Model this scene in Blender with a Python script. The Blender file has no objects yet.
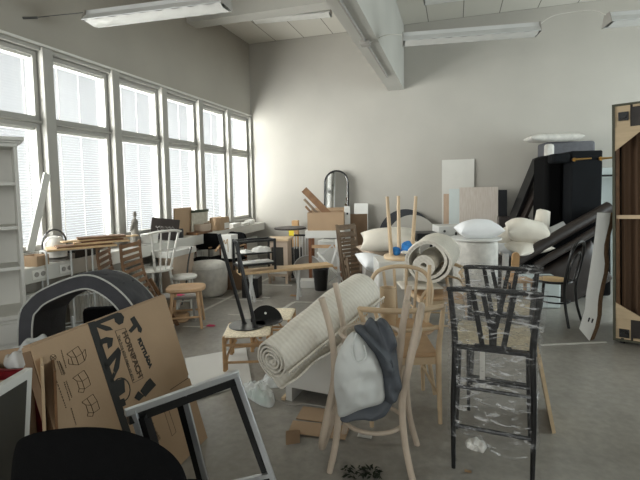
import bpy, bmesh, math, random
from mathutils import Vector as V, Matrix, Euler, noise
random.seed(11)
R = math.radians
COL = bpy.context.scene.collection
SC = bpy.context.scene
PI = math.pi

# ---------------------------------------------------------------- camera
FPX = 435.0
PITCH = math.atan(28.6 / FPX)
YAW = R(17.27)
ROLL = R(1.0)
CAMH = 1.55
CY = 216                                                # the optical centre's row
cd = bpy.data.cameras.new('camera')
cd.sensor_fit = 'HORIZONTAL'
cd.sensor_width = 36
cd.lens = FPX / 640 * 36
cd.shift_y = -(240 - CY) / 640
cd.clip_start = 0.05
cam = bpy.data.objects.new('camera', cd)
cam.location = (0, 0, CAMH)
cam.rotation_euler = (Matrix.Rotation(YAW, 3, 'Z') @ Matrix.Rotation(PI / 2 - PITCH, 3, 'X') @ Matrix.Rotation(-ROLL, 3, 'Z')).to_euler()
COL.objects.link(cam)
SC.camera = cam

def ray(px, py):
    r0 = px - 320; u0 = CY - py
    r = r0 * math.cos(ROLL) + u0 * math.sin(ROLL); u = -r0 * math.sin(ROLL) + u0 * math.cos(ROLL)
    up = u * math.cos(PITCH) - FPX * math.sin(PITCH)
    fw = FPX * math.cos(PITCH) + u * math.sin(PITCH)
    return V((r * math.cos(YAW) - fw * math.sin(YAW), r * math.sin(YAW) + fw * math.cos(YAW), up)), fw
def _on(px, py, ax, v):
    d, f = ray(px, py); o = V((0, 0, CAMH))
    return o + d * ((v - o[ax]) / d[ax])
def G(px, py, z=0.0): return _on(px, py, 2, z)          # a point on a level plane
def PX(px, py, x): return _on(px, py, 0, x)
def PY(px, py, y): return _on(px, py, 1, y)
def PD(px, py, f):                                      # a point at a forward distance
    d, fw = ray(px, py)
    return V((0, 0, CAMH)) + d * (f / fw)
FWD = V((-math.sin(YAW), math.cos(YAW), 0))
RGT = V((math.cos(YAW), math.sin(YAW), 0))
UP = V((0, 0, 1))

# ---------------------------------------------------------------- materials
def lin(c):
    return tuple(((x / 255) / 12.92 if x / 255 <= .04045 else ((x / 255 + .055) / 1.055) ** 2.4) for x in c)
MATS = {}
def mk(name, rgb, rough=.6, var=.12, scale=6, bump=0.0, bscale=60, metal=0.0, stretch=(1, 1, 1), rgb2=None, spec=.5, detail=4):
    m = bpy.data.materials.new(name); m.use_nodes = True
    nt = m.node_tree; N = nt.nodes; L = nt.links
    b = N['Principled BSDF']
    c = lin(rgb)
    tc = N.new('ShaderNodeTexCoord'); mp = N.new('ShaderNodeMapping')
    mp.inputs['Scale'].default_value = stretch
    L.new(tc.outputs['Object'], mp.inputs['Vector'])
    nz = N.new('ShaderNodeTexNoise'); nz.inputs['Scale'].default_value = scale; nz.inputs['Detail'].default_value = detail
    L.new(mp.outputs['Vector'], nz.inputs['Vector'])
    rp = N.new('ShaderNodeValToRGB')
    rp.color_ramp.elements[0].position = .3; rp.color_ramp.elements[1].position = .7
    c2 = lin(rgb2) if rgb2 else tuple(min(1, x * (1 + var)) for x in c)
    c1 = c if rgb2 else tuple(x * (1 - var) for x in c)
    rp.color_ramp.elements[0].color = (*c1, 1); rp.color_ramp.elements[1].color = (*c2, 1)
    L.new(nz.outputs['Fac'], rp.inputs['Fac']); L.new(rp.outputs['Color'], b.inputs['Base Color'])
    b.inputs['Roughness'].default_value = rough
    b.inputs['Metallic'].default_value = metal
    b.inputs['Specular IOR Level'].default_value = spec
    if bump:
        n2 = N.new('ShaderNodeTexNoise'); n2.inputs['Scale'].default_value = bscale; n2.inputs['Detail'].default_value = 3
        L.new(mp.outputs['Vector'], n2.inputs['Vector'])
        bp = N.new('ShaderNodeBump'); bp.inputs['Strength'].default_value = bump; bp.inputs['Distance'].default_value = .01
        L.new(n2.outputs['Fac'], bp.inputs['Height']); L.new(bp.outputs['Normal'], b.inputs['Normal'])
    MATS[name] = m
    return m
M = MATS
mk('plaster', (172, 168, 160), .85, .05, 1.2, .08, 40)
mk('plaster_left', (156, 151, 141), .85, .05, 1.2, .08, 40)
mk('ceiling_board', (200, 196, 186), .9, .03, 1.5)
mk('beam_paint', (176, 174, 167), .7, .05, 1.5)
mk('white_paint', (205, 203, 196), .5, .04, 3)
mk('frame_paint', (158, 156, 149), .45, .04, 3)
mk('white_laminate', (208, 207, 202), .35, .03, 3)
mk('bright_white', (236, 236, 233), .45, .02, 3)
mk('white_metal', (205, 206, 205), .35, .04, 5, metal=.0)
mk('pale_birch', (200, 176, 144), .5, .12, 5, .05, 60, stretch=(1, 1, 1))
mk('oak', (184, 150, 114), .5, .16, 7, .06, 60)
mk('rattan', (172, 136, 96), .5, .25, 14, .15, 80)
mk('weave', (236, 220, 194), .8, .25, 60, .5, 120)
mk('whitewashed', (190, 174, 156), .55, .1, 8, .08, 60)
mk('plank_wood', (202, 172, 132), .55, .16, 5, .05, 60, stretch=(1, 6, 6))
mk('driftwood', (188, 176, 164), .6, .14, 9, .05, 50, stretch=(6, 1, .6), rgb2=(204, 196, 188))
mk('brown_wood', (120, 88, 60), .55, .25, 9, .08, 50)
mk('weathered', (118, 100, 82), .7, .25, 9, .1, 50)
mk('dark_brown', (44, 36, 32), .45, .2, 6, .05, 40)
mk('brown_fabric', (88, 66, 48), .8, .2, 3, .1, 60, stretch=(8, 8, .3))
mk('reddish_wood', (118, 74, 46), .4, .2, 8)
mk('cardboard', (168, 142, 114), .85, .06, 3, .05, 60)
mk('cardboard_dark', (122, 98, 76), .85, .12, 6, .05, 60)
mk('cardboard_edge', (104, 80, 58), .85, .3, 60, .4, 120)
mk('ink', (40, 40, 38), .8, .05, 6)
mk('ink_soft', (84, 68, 52), .85, .05, 6)
mk('black_fabric', (7, 7, 8), .9, .15, 30, .2, 200, spec=.15)
mk('black_paint', (15, 15, 16), .4, .1, 8)
mk('black_steel', (20, 20, 21), .35, .1, 8, metal=.3)
mk('dark_steel', (92, 92, 92), .3, .1, 8, metal=.8)
mk('black_plastic', (22, 22, 23), .4, .1, 8)
mk('black_velvet', (15, 17, 20), .85, .2, 3, .1, 80, spec=.2)
mk('charcoal', (66, 66, 70), .85, .1, 20, .25, 140)
mk('grey_upholstery', (88, 88, 92), .9, .1, 20, .2, 120)
mk('piping', (190, 190, 184), .7, .05, 10)
mk('rug', (232, 227, 216), .95, .05, 40, .3, 120, stretch=(1, 1, 1))
mk('rug_back', (152, 136, 116), .95, .2, 40, .6, 120)
mk('linen', (218, 211, 198), .9, .06, 5, .25, 40)
mk('linen_beige', (190, 172, 154), .9, .07, 5, .25, 40)
mk('white_cotton', (232, 233, 234), .85, .03, 5, .2, 30)
mk('grey_felt', (200, 197, 190), .95, .12, 14, .3, 60)
mk('bag_light', (204, 206, 203), .8, .06, 6, .3, 16)
mk('bag_dark', (72, 76, 82), .6, .15, 6, .3, 16)
mk('silver', (196, 198, 200), .32, .05, 10, metal=.75)
mk('brass', (176, 140, 84), .3, .1, 10, metal=.9)
mk('stone', (132, 128, 120), .9, .25, 14, .4, 40)
mk('blue_yarn', (52, 128, 200), .9, .25, 20, .5, 60)
mk('pink_paper', (236, 96, 140), .7, .04, 5)
mk('yellow_paper', (232, 214, 60), .7, .04, 5)
mk('red_plastic', (130, 26, 34), .5, .15, 6)
mk('paper', (224, 222, 216), .8, .04, 8)
mk('green_leaf', (48, 56, 40), .8, .3, 30)
mk('tape', (206, 204, 196), .7, .12, 14)
mk('plywood', (192, 170, 138), .6, .1, 4, .04, 60, stretch=(1, 1, 6))
mk('mint', (150, 196, 176), .6, .15, 20)
mk('cane', (196, 164, 120), .6, .15, 50, .3, 120)
mk('ochre', (190, 152, 106), .6, .1, 10)
mk('grey_board', (150, 146, 140), .7, .08, 6)
mk('map_paper', (178, 172, 156), .8, .12, 16, rgb2=(200, 196, 182))
mk('teal_white', (196, 204, 202), .5, .03, 4)
mk('beige_strip', (182, 158, 136), .6, .1, 5, stretch=(6, 1, 1))
mk('black_board', (38, 40, 46), .6, .1, 6)
mk('screen_dark', (52, 50, 44), .55, .08, 5)
mk('olive_edge', (74, 74, 60), .7, .15, 8)
mk('floor_paint', (140, 135, 126), .5, .1, 1.0)

def floor_mat():
    m = M['floor_paint']; nt = m.node_tree; N = nt.nodes; L = nt.links; b = N['Principled BSDF']
    tc = N.new('ShaderNodeTexCoord')
    n1 = N.new('ShaderNodeTexNoise'); n1.inputs['Scale'].default_value = .8; n1.inputs['Detail'].default_value = 8; n1.inputs['Roughness'].default_value = .65
    n2 = N.new('ShaderNodeTexNoise'); n2.inputs['Scale'].default_value = 22; n2.inputs['Detail'].default_value = 6
    L.new(tc.outputs['Object'], n1.inputs['Vector']); L.new(tc.outputs['Object'], n2.inputs['Vector'])
    r1 = N.new('ShaderNodeValToRGB'); r1.color_ramp.elements[0].position = .35; r1.color_ramp.elements[1].position = .68
    r1.color_ramp.elements[0].color = (*lin((134, 130, 122)), 1); r1.color_ramp.elements[1].color = (*lin((164, 160, 152)), 1)
    L.new(n1.outputs['Fac'], r1.inputs['Fac'])
    r2 = N.new('ShaderNodeValToRGB'); r2.color_ramp.elements[0].position = .3; r2.color_ramp.elements[1].position = .75
    r2.color_ramp.elements[0].color = (.82, .82, .82, 1); r2.color_ramp.elements[1].color = (1.08, 1.08, 1.08, 1)
    L.new(n2.outputs['Fac'], r2.inputs['Fac'])
    mx = N.new('ShaderNodeMix'); mx.data_type = 'RGBA'; mx.blend_type = 'MULTIPLY'; mx.inputs['Factor'].default_value = 1
    L.new(r1.outputs['Color'], mx.inputs[6]); L.new(r2.outputs['Color'], mx.inputs[7])
    L.new(mx.outputs[2], b.inputs['Base Color'])
    rr = N.new('ShaderNodeMapRange'); rr.inputs[3].default_value = .22; rr.inputs[4].default_value = .42
    L.new(n1.outputs['Fac'], rr.inputs[0]); L.new(rr.outputs[0], b.inputs['Roughness'])
floor_mat()

def ceiling_seams():
    m = M['ceiling_board']; nt = m.node_tree; N = nt.nodes; L = nt.links; b = N['Principled BSDF']
    tc = N.new('ShaderNodeTexCoord')
    br = N.new('ShaderNodeTexBrick'); br.offset = 0
    br.inputs['Scale'].default_value = 1; br.inputs['Brick Width'].default_value = .6; br.inputs['Row Height'].default_value = 1.5
    br.inputs['Mortar Size'].default_value = .008
    br.inputs['Color1'].default_value = (*lin((200, 196, 186)), 1); br.inputs['Color2'].default_value = (*lin((196, 192, 182)), 1)
    br.inputs['Mortar'].default_value = (*lin((120, 116, 108)), 1)
    L.new(tc.outputs['Object'], br.inputs['Vector']); L.new(br.outputs['Color'], b.inputs['Base Color'])
ceiling_seams()

def rug_stripes():
    m = M['rug']; nt = m.node_tree; N = nt.nodes; L = nt.links; b = N['Principled BSDF']
    tc = N.new('ShaderNodeTexCoord'); w = N.new('ShaderNodeTexWave'); w.inputs['Scale'].default_value = 14
    w.bands_direction = 'DIAGONAL'; w.inputs['Distortion'].default_value = .8; w.inputs['Detail'].default_value = 2
    L.new(tc.outputs['Object'], w.inputs['Vector'])
    r = N.new('ShaderNodeValToRGB'); r.color_ramp.elements[0].color = (.92, .91, .89, 1); r.color_ramp.elements[1].color = (1, 1, 1, 1)
    L.new(w.outputs['Fac'], r.inputs['Fac'])
    src = b.inputs['Base Color'].links[0].from_socket
    mx = N.new('ShaderNodeMix'); mx.data_type = 'RGBA'; mx.blend_type = 'MULTIPLY'; mx.inputs['Factor'].default_value = 1
    L.new(src, mx.inputs[6]); L.new(r.outputs['Color'], mx.inputs[7]); L.new(mx.outputs[2], b.inputs['Base Color'])
rug_stripes()

def mixmat(name, fn):
    m = bpy.data.materials.new(name); m.use_nodes = True
    nt = m.node_tree; nt.nodes.clear(); fn(nt.nodes, nt.links); MATS[name] = m
def _blind(N, L):
    o = N.new('ShaderNodeOutputMaterial'); t = N.new('ShaderNodeBsdfTransparent'); t.inputs[0].default_value = (1, 1, 1, 1)
    tr = N.new('ShaderNodeBsdfTranslucent'); tr.inputs[0].default_value = (.05, .05, .05, 1)
    d = N.new('ShaderNodeBsdfDiffuse'); d.inputs[0].default_value = (.8, .8, .79, 1)
    a = N.new('ShaderNodeMixShader'); a.inputs[0].default_value = .5; L.new(tr.outputs[0], a.inputs[1]); L.new(d.outputs[0], a.inputs[2])
    b = N.new('ShaderNodeMixShader'); b.inputs[0].default_value = .45; L.new(t.outputs[0], b.inputs[1]); L.new(a.outputs[0], b.inputs[2])
    L.new(b.outputs[0], o.inputs[0])
mixmat('blind_slat', _blind)
def _glass(N, L):
    o = N.new('ShaderNodeOutputMaterial'); t = N.new('ShaderNodeBsdfTransparent'); t.inputs[0].default_value = (.93, .95, .95, 1)
    g = N.new('ShaderNodeBsdfGlossy'); g.inputs['Roughness'].default_value = .02
    b = N.new('ShaderNodeMixShader'); b.inputs[0].default_value = .07; L.new(t.outputs[0], b.inputs[1]); L.new(g.outputs[0], b.inputs[2])
    L.new(b.outputs[0], o.inputs[0])
mixmat('pane_glass', _glass)
def _film(N, L):
    o = N.new('ShaderNodeOutputMaterial'); t = N.new('ShaderNodeBsdfTransparent'); t.inputs[0].default_value = (.97, .97, .97, 1)
    g = N.new('ShaderNodeBsdfPrincipled'); g.inputs['Base Color'].default_value = (.86, .86, .86, 1); g.inputs['Roughness'].default_value = .12
    g.inputs['Specular IOR Level'].default_value = .9
    tc = N.new('ShaderNodeTexCoord'); mp = N.new('ShaderNodeMapping'); mp.inputs['Scale'].default_value = (1.0, 1.0, 3.2); mp.inputs['Rotation'].default_value = (.2, .45, 0)
    L.new(tc.outputs['Object'], mp.inputs[0])
    n = N.new('ShaderNodeTexNoise'); n.inputs['Scale'].default_value = 11; n.inputs['Detail'].default_value = 6; n.inputs['Distortion'].default_value = 1.2
    L.new(mp.outputs[0], n.inputs['Vector'])
    r = N.new('ShaderNodeValToRGB'); r.color_ramp.elements[0].position = .54; r.color_ramp.elements[0].color = (.035, .035, .035, 1)
    r.color_ramp.elements[1].position = .72; r.color_ramp.elements[1].color = (.62, .62, .62, 1)
    L.new(n.outputs['Fac'], r.inputs[0])
    bp = N.new('ShaderNodeBump'); bp.inputs['Strength'].default_value = .9; bp.inputs['Distance'].default_value = .02
    L.new(n.outputs['Fac'], bp.inputs['Height']); L.new(bp.outputs[0], g.inputs['Normal'])
    b = N.new('ShaderNodeMixShader'); L.new(r.outputs[0], b.inputs[0]); L.new(t.outputs[0], b.inputs[1]); L.new(g.outputs[0], b.inputs[2])
    L.new(b.outputs[0], o.inputs[0])
mixmat('plastic_film', _film)
def _bagfilm(N, L):
    o = N.new('ShaderNodeOutputMaterial'); t = N.new('ShaderNodeBsdfTransparent')
    g = N.new('ShaderNodeBsdfPrincipled'); g.inputs['Base Color'].default_value = (.85, .87, .86, 1); g.inputs['Roughness'].default_value = .2
    b = N.new('ShaderNodeMixShader'); b.inputs[0].default_value = .6; L.new(t.outputs[0], b.inputs[1]); L.new(g.outputs[0], b.inputs[2])
    L.new(b.outputs[0], o.inputs[0])
mixmat('clear_bag', _bagfilm)
def _mirror(N, L):
    o = N.new('ShaderNodeOutputMaterial'); g = N.new('ShaderNodeBsdfGlossy'); g.inputs['Roughness'].default_value = .01; g.inputs[0].default_value = (.85, .86, .86, 1)
    L.new(g.outputs[0], o.inputs[0])
mixmat('mirror_glass', _mirror)

# ---------------------------------------------------------------- mesh builder
def frame_from(d, up=UP):
    d = d.normalized()
    if abs(d.dot(up)) > .98: up = V((0, 1, 0)) if abs(d.y) < .9 else V((1, 0, 0))
    x = up.cross(d).normalized(); y = d.cross(x).normalized()
    return x, y
class MB:
    def __init__(s): s.bm = bmesh.new()
    def box(s, c, size, rot=None, taper=None):
        c = V(c); h = V(size) / 2
        Rm = (rot if isinstance(rot, Matrix) else Euler(rot).to_matrix()) if rot is not None else Matrix.Identity(3)
        vs = []
        for z in (-1, 1):
            k = taper if (taper and z < 0) else 1
            for x, y in ((-1, -1), (1, -1), (1, 1), (-1, 1)):
                vs.append(s.bm.verts.new(c + Rm @ V((x * h.x * k, y * h.y * k, z * h.z))))
        for f in ((3, 2, 1, 0), (4, 5, 6, 7), (0, 1, 5, 4), (1, 2, 6, 5), (2, 3, 7, 6), (3, 0, 4, 7)):
            s.bm.faces.new([vs[i] for i in f])
        return s
    def bb(s, x0, x1, y0, y1, z0, z1): return s.box(((x0 + x1) / 2, (y0 + y1) / 2, (z0 + z1) / 2), (x1 - x0, y1 - y0, z1 - z0))
    def bar(s, p, q, w, h=None, up=UP, w2=None):
        h = h or w; p = V(p); q = V(q); x, y = frame_from(q - p, V(up)); k = (w2 / w) if w2 else 1
        vs = []
        for o, m in ((p, 1), (q, k)):
            for a, b in ((-1, -1), (1, -1), (1, 1), (-1, 1)):
                vs.append(s.bm.verts.new(o + x * (a * w / 2 * m) + y * (b * h / 2 * m)))
        for f in ((3, 2, 1, 0), (4, 5, 6, 7), (0, 1, 5, 4), (1, 2, 6, 5), (2, 3, 7, 6), (3, 0, 4, 7)):
            s.bm.faces.new([vs[i] for i in f])
        return s
    def tube(s, pts, r, seg=8, closed=False, flat=1.0, up=UP, smooth=0):
        pts = [V(p) for p in pts]
        if smooth: pts, r = spl(pts, r, smooth, closed)
        n = len(pts)
        rs = r if isinstance(r, (list, tuple)) else [r] * n
        rings = []; x = None
        for i, p in enumerate(pts):
            a = pts[(i - 1) % n] if (closed or i > 0) else p
            b = pts[(i + 1) % n] if (closed or i < n - 1) else p
            t = (b - a).normalized()
            if x is None: x, y = frame_from(t, V(up))
            else:
                x = (x - t * x.dot(t)).normalized(); y = t.cross(x)
            rings.append([s.bm.verts.new(p + x * (math.cos(k * 2 * PI / seg) * rs[i]) + y * (math.sin(k * 2 * PI / seg) * rs[i] * flat)) for k in range(seg)])
        m = n if closed else n - 1
        for i in range(m):
            A = rings[i]; B = rings[(i + 1) % n]
            off = 0
            if closed and i == n - 1:
                off = min(range(seg), key=lambda o: (A[0].co - B[o].co).length)
            for k in range(seg):
                s.bm.faces.new((A[k], A[(k + 1) % seg], B[(k + 1 + off) % seg], B[(k + off) % seg]))
        if not closed:
            s.bm.faces.new(rings[0][::-1]); s.bm.faces.new(rings[-1])
        return s
    def lathe(s, prof, c=(0, 0, 0), seg=28, Mx=None, sx=1.0, sy=1.0):
        c = V(c); Mx = Mx or Matrix.Identity(3); rings = []
        for r, z in prof:
            if r < 1e-5: rings.append([s.bm.verts.new(c + Mx @ V((0, 0, z)))])
            else: rings.append([s.bm.verts.new(c + Mx @ V((sx * r * math.cos(k * 2 * PI / seg), sy * r * math.sin(k * 2 * PI / seg), z))) for k in range(seg)])
        for A, B in zip(rings, rings[1:]):
            for k in range(seg):
                a, b = A[k % len(A)], A[(k + 1) % len(A)]; d, e = B[k % len(B)], B[(k + 1) % len(B)]
                f = [a, b, e, d]; g = []
                for v in f:
                    if v not in g: g.append(v)
                if len(g) > 2: s.bm.faces.new(g)
        for ring, fl in ((rings[0], True), (rings[-1], False)):
            if len(ring) > 2: s.bm.faces.new(ring[::-1] if fl else ring)
        return s
    def disc(s, c, r, t, Mx=None, seg=32, bev=.004):
        b = min(bev, t / 3)
        return s.lathe([(0, 0), (r - b, 0), (r, b), (r, t - b), (r - b, t), (0, t)], c, seg, Mx)
    def prism(s, poly, d):
        """poly: list of 3D points (planar); d: extrusion vector"""
        d = V(d); a = [s.bm.verts.new(V(p)) for p in poly]; b = [s.bm.verts.new(V(p) + d) for p in poly]
        n = len(poly); s.bm.faces.new(a[::-1]); s.bm.faces.new(b)
        for i in range(n): s.bm.faces.new((a[i], a[(i + 1) % n], b[(i + 1) % n], b[i]))
        return s
    def grid(s, P2):
        vs = [[s.bm.verts.new(V(p)) for p in row] for row in P2]
        for r0, r1 in zip(vs, vs[1:]):
            for i in range(len(r0) - 1): s.bm.faces.new((r0[i], r0[i + 1], r1[i + 1], r1[i]))
        return vs
    def pillow(s, c, size, rot=(0, 0, 0), n=14, seed=0, pinch=.1, wr=.012, power=2.2):
        c = V(c); Rm = rot if isinstance(rot, Matrix) else Euler(rot).to_matrix()
        w, d, h = V(size) / 2
        for sg in (1, -1):
            rows = []
            for i in range(n + 1):
                row = []
                u = -1 + 2 * i / n; u = math.sin(u * PI / 2)
                for j in range(n + 1):
                    v = -1 + 2 * j / n; v = math.sin(v * PI / 2)
                    x = u * w * (1 - pinch * (1 - v * v)); y = v * d * (1 - pinch * (1 - u * u))
                    z = h * (max(0, (1 - abs(u) ** power)) * max(0, (1 - abs(v) ** power))) ** .5
                    z += wr * noise.noise(V((x * 7 + seed * 3.1, y * 7 + sg, seed))) * min(1, z / h * 3)
                    row.append(c + Rm @ V((x, y, sg * z)))
                rows.append(row)
            if sg < 0: rows = rows[::-1]
            s.grid(rows)
        bmesh.ops.remove_doubles(s.bm, verts=s.bm.verts, dist=1e-4)
        return s
    def blob(s, outline, nrm, thick, back=.5, rings=6, seed=0, wr=.01, freq=9, res=40, center=None, crease=0.0):
        """puffed volume over a (roughly planar, star-shaped) 3D outline"""
        o = [V(p) for p in outline]; nrm = V(nrm).normalized()
        P = spl(o, 0, max(1, res // len(o)), True)[0]
        c = V(center) if center else sum(P, V()) / len(P)
        n = len(P)
        for sg, th in ((1, thick), (-1, thick * back)):
            prev = [s.bm.verts.new(p) for p in P] if sg > 0 else base
            if sg > 0: base = prev
            for k in range(1, rings + 1):
                t = k / rings
                hgt = th * (1 - (1 - t) ** 2) ** .5
                if k == rings:
                    q = s.bm.verts.new(c + nrm * (sg * hgt))
                    for i in range(n):
                        f = (prev[i], prev[(i + 1) % n], q)
                        s.bm.faces.new(f if sg > 0 else f[::-1])
                else:
                    cur = []
                    for p in P:
                        w = c + (p - c) * (1 - t)
                        w = w + nrm * (sg * hgt + wr * noise.noise(w * freq + V((seed, seed * 2, sg))) * 1.6)
                        if crease:
                            g = noise.noise(V((w.x * freq * .5 + w.z * freq * .35, w.z * freq * .22, seed + 5.5)))
                            w = w + nrm * (sg * crease * (1 - 2.6 * abs(g)) * min(1, t * 4))
                        cur.append(s.bm.verts.new(w))
                    for i in range(n):
                        f = (prev[i], prev[(i + 1) % n], cur[(i + 1) % n], cur[i])
                        s.bm.faces.new(f if sg > 0 else f[::-1])
                    prev = cur
        return s
    def text(s, txt, size, Mx, t=.0006, bold=0.0, spacing=1.0):
        cu = bpy.data.curves.new('tmp', 'FONT'); cu.body = txt; cu.size = size; cu.extrude = t; cu.offset = bold; cu.space_character = spacing
        ob = bpy.data.objects.new('tmp', cu); COL.objects.link(ob)
        dg = bpy.context.evaluated_depsgraph_get(); me = bpy.data.meshes.new_from_object(ob.evaluated_get(dg))
        me.transform(Mx); s.bm.from_mesh(me)
        bpy.data.objects.remove(ob); bpy.data.curves.remove(cu); bpy.data.meshes.remove(me)
        return s

def spl(pts, r, k, closed=False):
    """Catmull-Rom subdivision of a path (and its radii)"""
    n = len(pts); rs = r if isinstance(r, (list, tuple)) else [r] * n
    out = []; ro = []
    m = n if closed else n - 1
    for i in range(m):
        g = lambda j: pts[j % n] if closed else pts[max(0, min(n - 1, j))]
        p0, p1, p2, p3 = g(i - 1), g(i), g(i + 1), g(i + 2)
        ra, rb = rs[i], rs[(i + 1) % n]
        for j in range(k):
            t = j / k
            out.append(.5 * ((2 * p1) + (p2 - p0) * t + (2 * p0 - 5 * p1 + 4 * p2 - p3) * t * t + (3 * p1 - p0 - 3 * p2 + p3) * t ** 3))
            ro.append(ra + (rb - ra) * t)
    if not closed: out.append(pts[-1]); ro.append(rs[-1])
    return out, ro

ROOTM = {}
def build(mb, name, mat, root=None, world=False, bevel=0.0, sharp=35, sub=0, origin=None):
    bm = mb.bm
    bmesh.ops.recalc_face_normals(bm, faces=bm.faces)
    if root is not None:
        if world: bm.transform(ROOTM[root.name].inverted())
    else:
        if origin is None:
            xs = [v.co.x for v in bm.verts]; ys = [v.co.y for v in bm.verts]; zs = [v.co.z for v in bm.verts]
            origin = V(((min(xs) + max(xs)) / 2, (min(ys) + max(ys)) / 2, min(zs)))
        bm.transform(Matrix.Translation(-V(origin)))
    bm.normal_update()
    for f in bm.faces: f.smooth = True
    sa = R(sharp)
    for e in bm.edges:
        e.smooth = not (len(e.link_faces) == 2 and e.calc_face_angle(0) > sa)
    me = bpy.data.meshes.new(name); bm.to_mesh(me); bm.free()
    o = bpy.data.objects.new(name, me); COL.objects.link(o)
    me.materials.append(M[mat] if isinstance(mat, str) else mat)
    if root is not None: o.parent = root
    else: o.location = origin
    if bevel:
        b = o.modifiers.new('bevel', 'BEVEL'); b.width = bevel; b.segments = 2; b.limit_method = 'ANGLE'; b.angle_limit = R(50)
    if sub:
        b = o.modifiers.new('sub', 'SUBSURF'); b.levels = sub; b.render_levels = sub
    if root is None: ROOTM[o.name] = Matrix.Translation(V(origin))
    return o
def tag(o, label=None, cat=None, group=None, kind=None):
    if label: o['label'] = label
    if cat: o['category'] = cat
    if group: o['group'] = group
    if kind: o['kind'] = kind
    return o
def thing(name, label, cat, loc=(0, 0, 0), rz=0.0, group=None, rot=None):
    o = bpy.data.objects.new(name, None); COL.objects.link(o); o.empty_display_size = .1
    o.location = V(loc); o.rotation_euler = rot if rot is not None else (0, 0, rz)
    ROOTM[o.name] = Matrix.Translation(V(loc)) @ Euler(o.rotation_euler).to_matrix().to_4x4()
    return tag(o, label, cat, group)
def solo(mb, name, mat, label, cat, group=None, **k):
    return tag(build(mb, name, mat, None, True, **k), label, cat, group)
def struct(mb, name, mat, **k):
    return tag(build(mb, name, mat, None, True, **k), kind='structure')
def dup(root, loc, rz=None, label=None, rot=None):
    c = root.copy(); COL.objects.link(c); c.location = V(loc)
    if rot is not None: c.rotation_euler = rot
    elif rz is not None: c.rotation_euler = (0, 0, rz)
    if label: c['label'] = label
    ROOTM[c.name] = Matrix.Translation(V(loc)) @ Euler(c.rotation_euler).to_matrix().to_4x4()
    def kids(o, p):
        for ch in [x for x in list(COL.objects) if x.parent == o]:
            d = ch.copy(); COL.objects.link(d); d.parent = p; kids(ch, d)
    kids(root, c)
    return c
def lathe_rings(r, z0, z1, b=.03, n=5):
    """profile of a drum with rounded rims"""
    p = [(0, z0)]
    for i in range(n + 1):
        a = -PI / 2 + PI / 2 * i / n; p.append((r - b + b * math.cos(a), z0 + b + b * math.sin(a)))
    for i in range(n + 1):
        a = PI / 2 * i / n; p.append((r - b + b * math.cos(a), z1 - b + b * math.sin(a)))
    return p + [(0, z1)]
# ================================================================ the room
XW, YB, ZC = -4.07, 8.36, 4.52
XR, YF = 5.2, -3.2
WZ0, WZ1 = .93, 3.02
NW = 7
ys = [8.34 - .952 * k for k in range(NW + 1)]          # post centres from the far corner
struct(MB().bb(XW - .4, XR + .3, YF - .2, YB + .2, -.12, 0), 'floor', 'floor_paint')
struct(MB().bb(XW - .4, XR + .3, YF - .2, YB + .2, ZC, ZC + .15), 'ceiling', 'ceiling_board', origin=(XW, YB, ZC))
struct(MB().bb(XW - .4, XR + .3, YB, YB + .2, 0, ZC), 'wall_back', 'plaster')
w = MB(); FZ0, FZ1 = 1.0, 3.3; FX = [(-3.3, -1.3), (-.9, 1.1), (1.5, 3.5)]  # unseen front-wall window openings, made up for fill light
w.bb(XW - .4, XR + .3, YF - .2, YF, 0, FZ0).bb(XW - .4, XR + .3, YF - .2, YF, FZ1, ZC)
e = XW - .4
for a, b in FX + [(XR + .3, XR + .3)]:
    w.bb(e, a, YF - .2, YF, FZ0, FZ1); e = b
struct(w, 'wall_front', 'plaster')
w = MB()
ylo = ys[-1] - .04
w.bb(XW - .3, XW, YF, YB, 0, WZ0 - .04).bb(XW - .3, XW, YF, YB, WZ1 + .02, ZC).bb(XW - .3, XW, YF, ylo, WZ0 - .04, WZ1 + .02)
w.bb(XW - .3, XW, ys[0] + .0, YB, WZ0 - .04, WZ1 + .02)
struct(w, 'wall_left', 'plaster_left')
# right wall with high windows
w = MB(); RZ0, RZ1 = 1.0, 3.3; RY = [(3.4, 4.9), (5.1, 6.6), (6.8, 8.2)]
w.bb(XR, XR + .3, YF, YB, 0, RZ0).bb(XR, XR + .3, YF, YB, RZ1, ZC)
e = YF
for a, b in RY + [(YB, YB)]:
    if a > e: w.bb(XR, XR + .3, e, a, RZ0, RZ1)
    e = b
struct(w, 'wall_right', 'plaster')
# beams
struct(MB().bb(-1.20, -.91, YF, YB - .02, 3.34, ZC - .005), 'trim_1', 'beam_paint')
struct(MB().bb(-1.065, -1.045, 1.0, 7.2, 3.305, 3.339), 'trim_2', 'grey_board')
struct(MB().bb(XW, -1.205, 6.15, 6.42, 4.19, ZC - .005), 'trim_3', 'beam_paint')
struct(MB().bb(-.905, XR, 6.15, 6.3, 4.43, ZC - .005), 'trim_4', 'beam_paint')
struct(MB().bb(XW + .002, XW + .022, ylo, YB - .005, WZ1 + .025, WZ1 + .05), 'trim_5', 'white_paint')
# sill box over the radiators
struct(MB().bb(XW + .002, -3.82, ylo - .3, YB - .002, .69, .84).bb(XW + .002, -3.95, ylo - .3, YB - .002, .0, .08), 'window_sill', 'white_paint', bevel=.006)
for k in range(NW - 1):
    t = thing('radiator', 'long white panel radiator under the window sill', 'radiator', (-3.99, (ys[k] + ys[k + 1]) / 2, .1), 0, 'radiators under the sill')
    p = MB().bb(-.035, .035, -.4, .4, 0, .46)
    for j in range(15): p.bb(.035, .045, -.38 + j * .0525, -.355 + j * .0525, .02, .44)
    build(p, 'panel', 'white_paint', t)
    for y in (-.3, .27):
        build(MB().bb(-.04, .0, y, y + .03, -.1, .0), 'bracket', 'white_paint', t)
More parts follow.
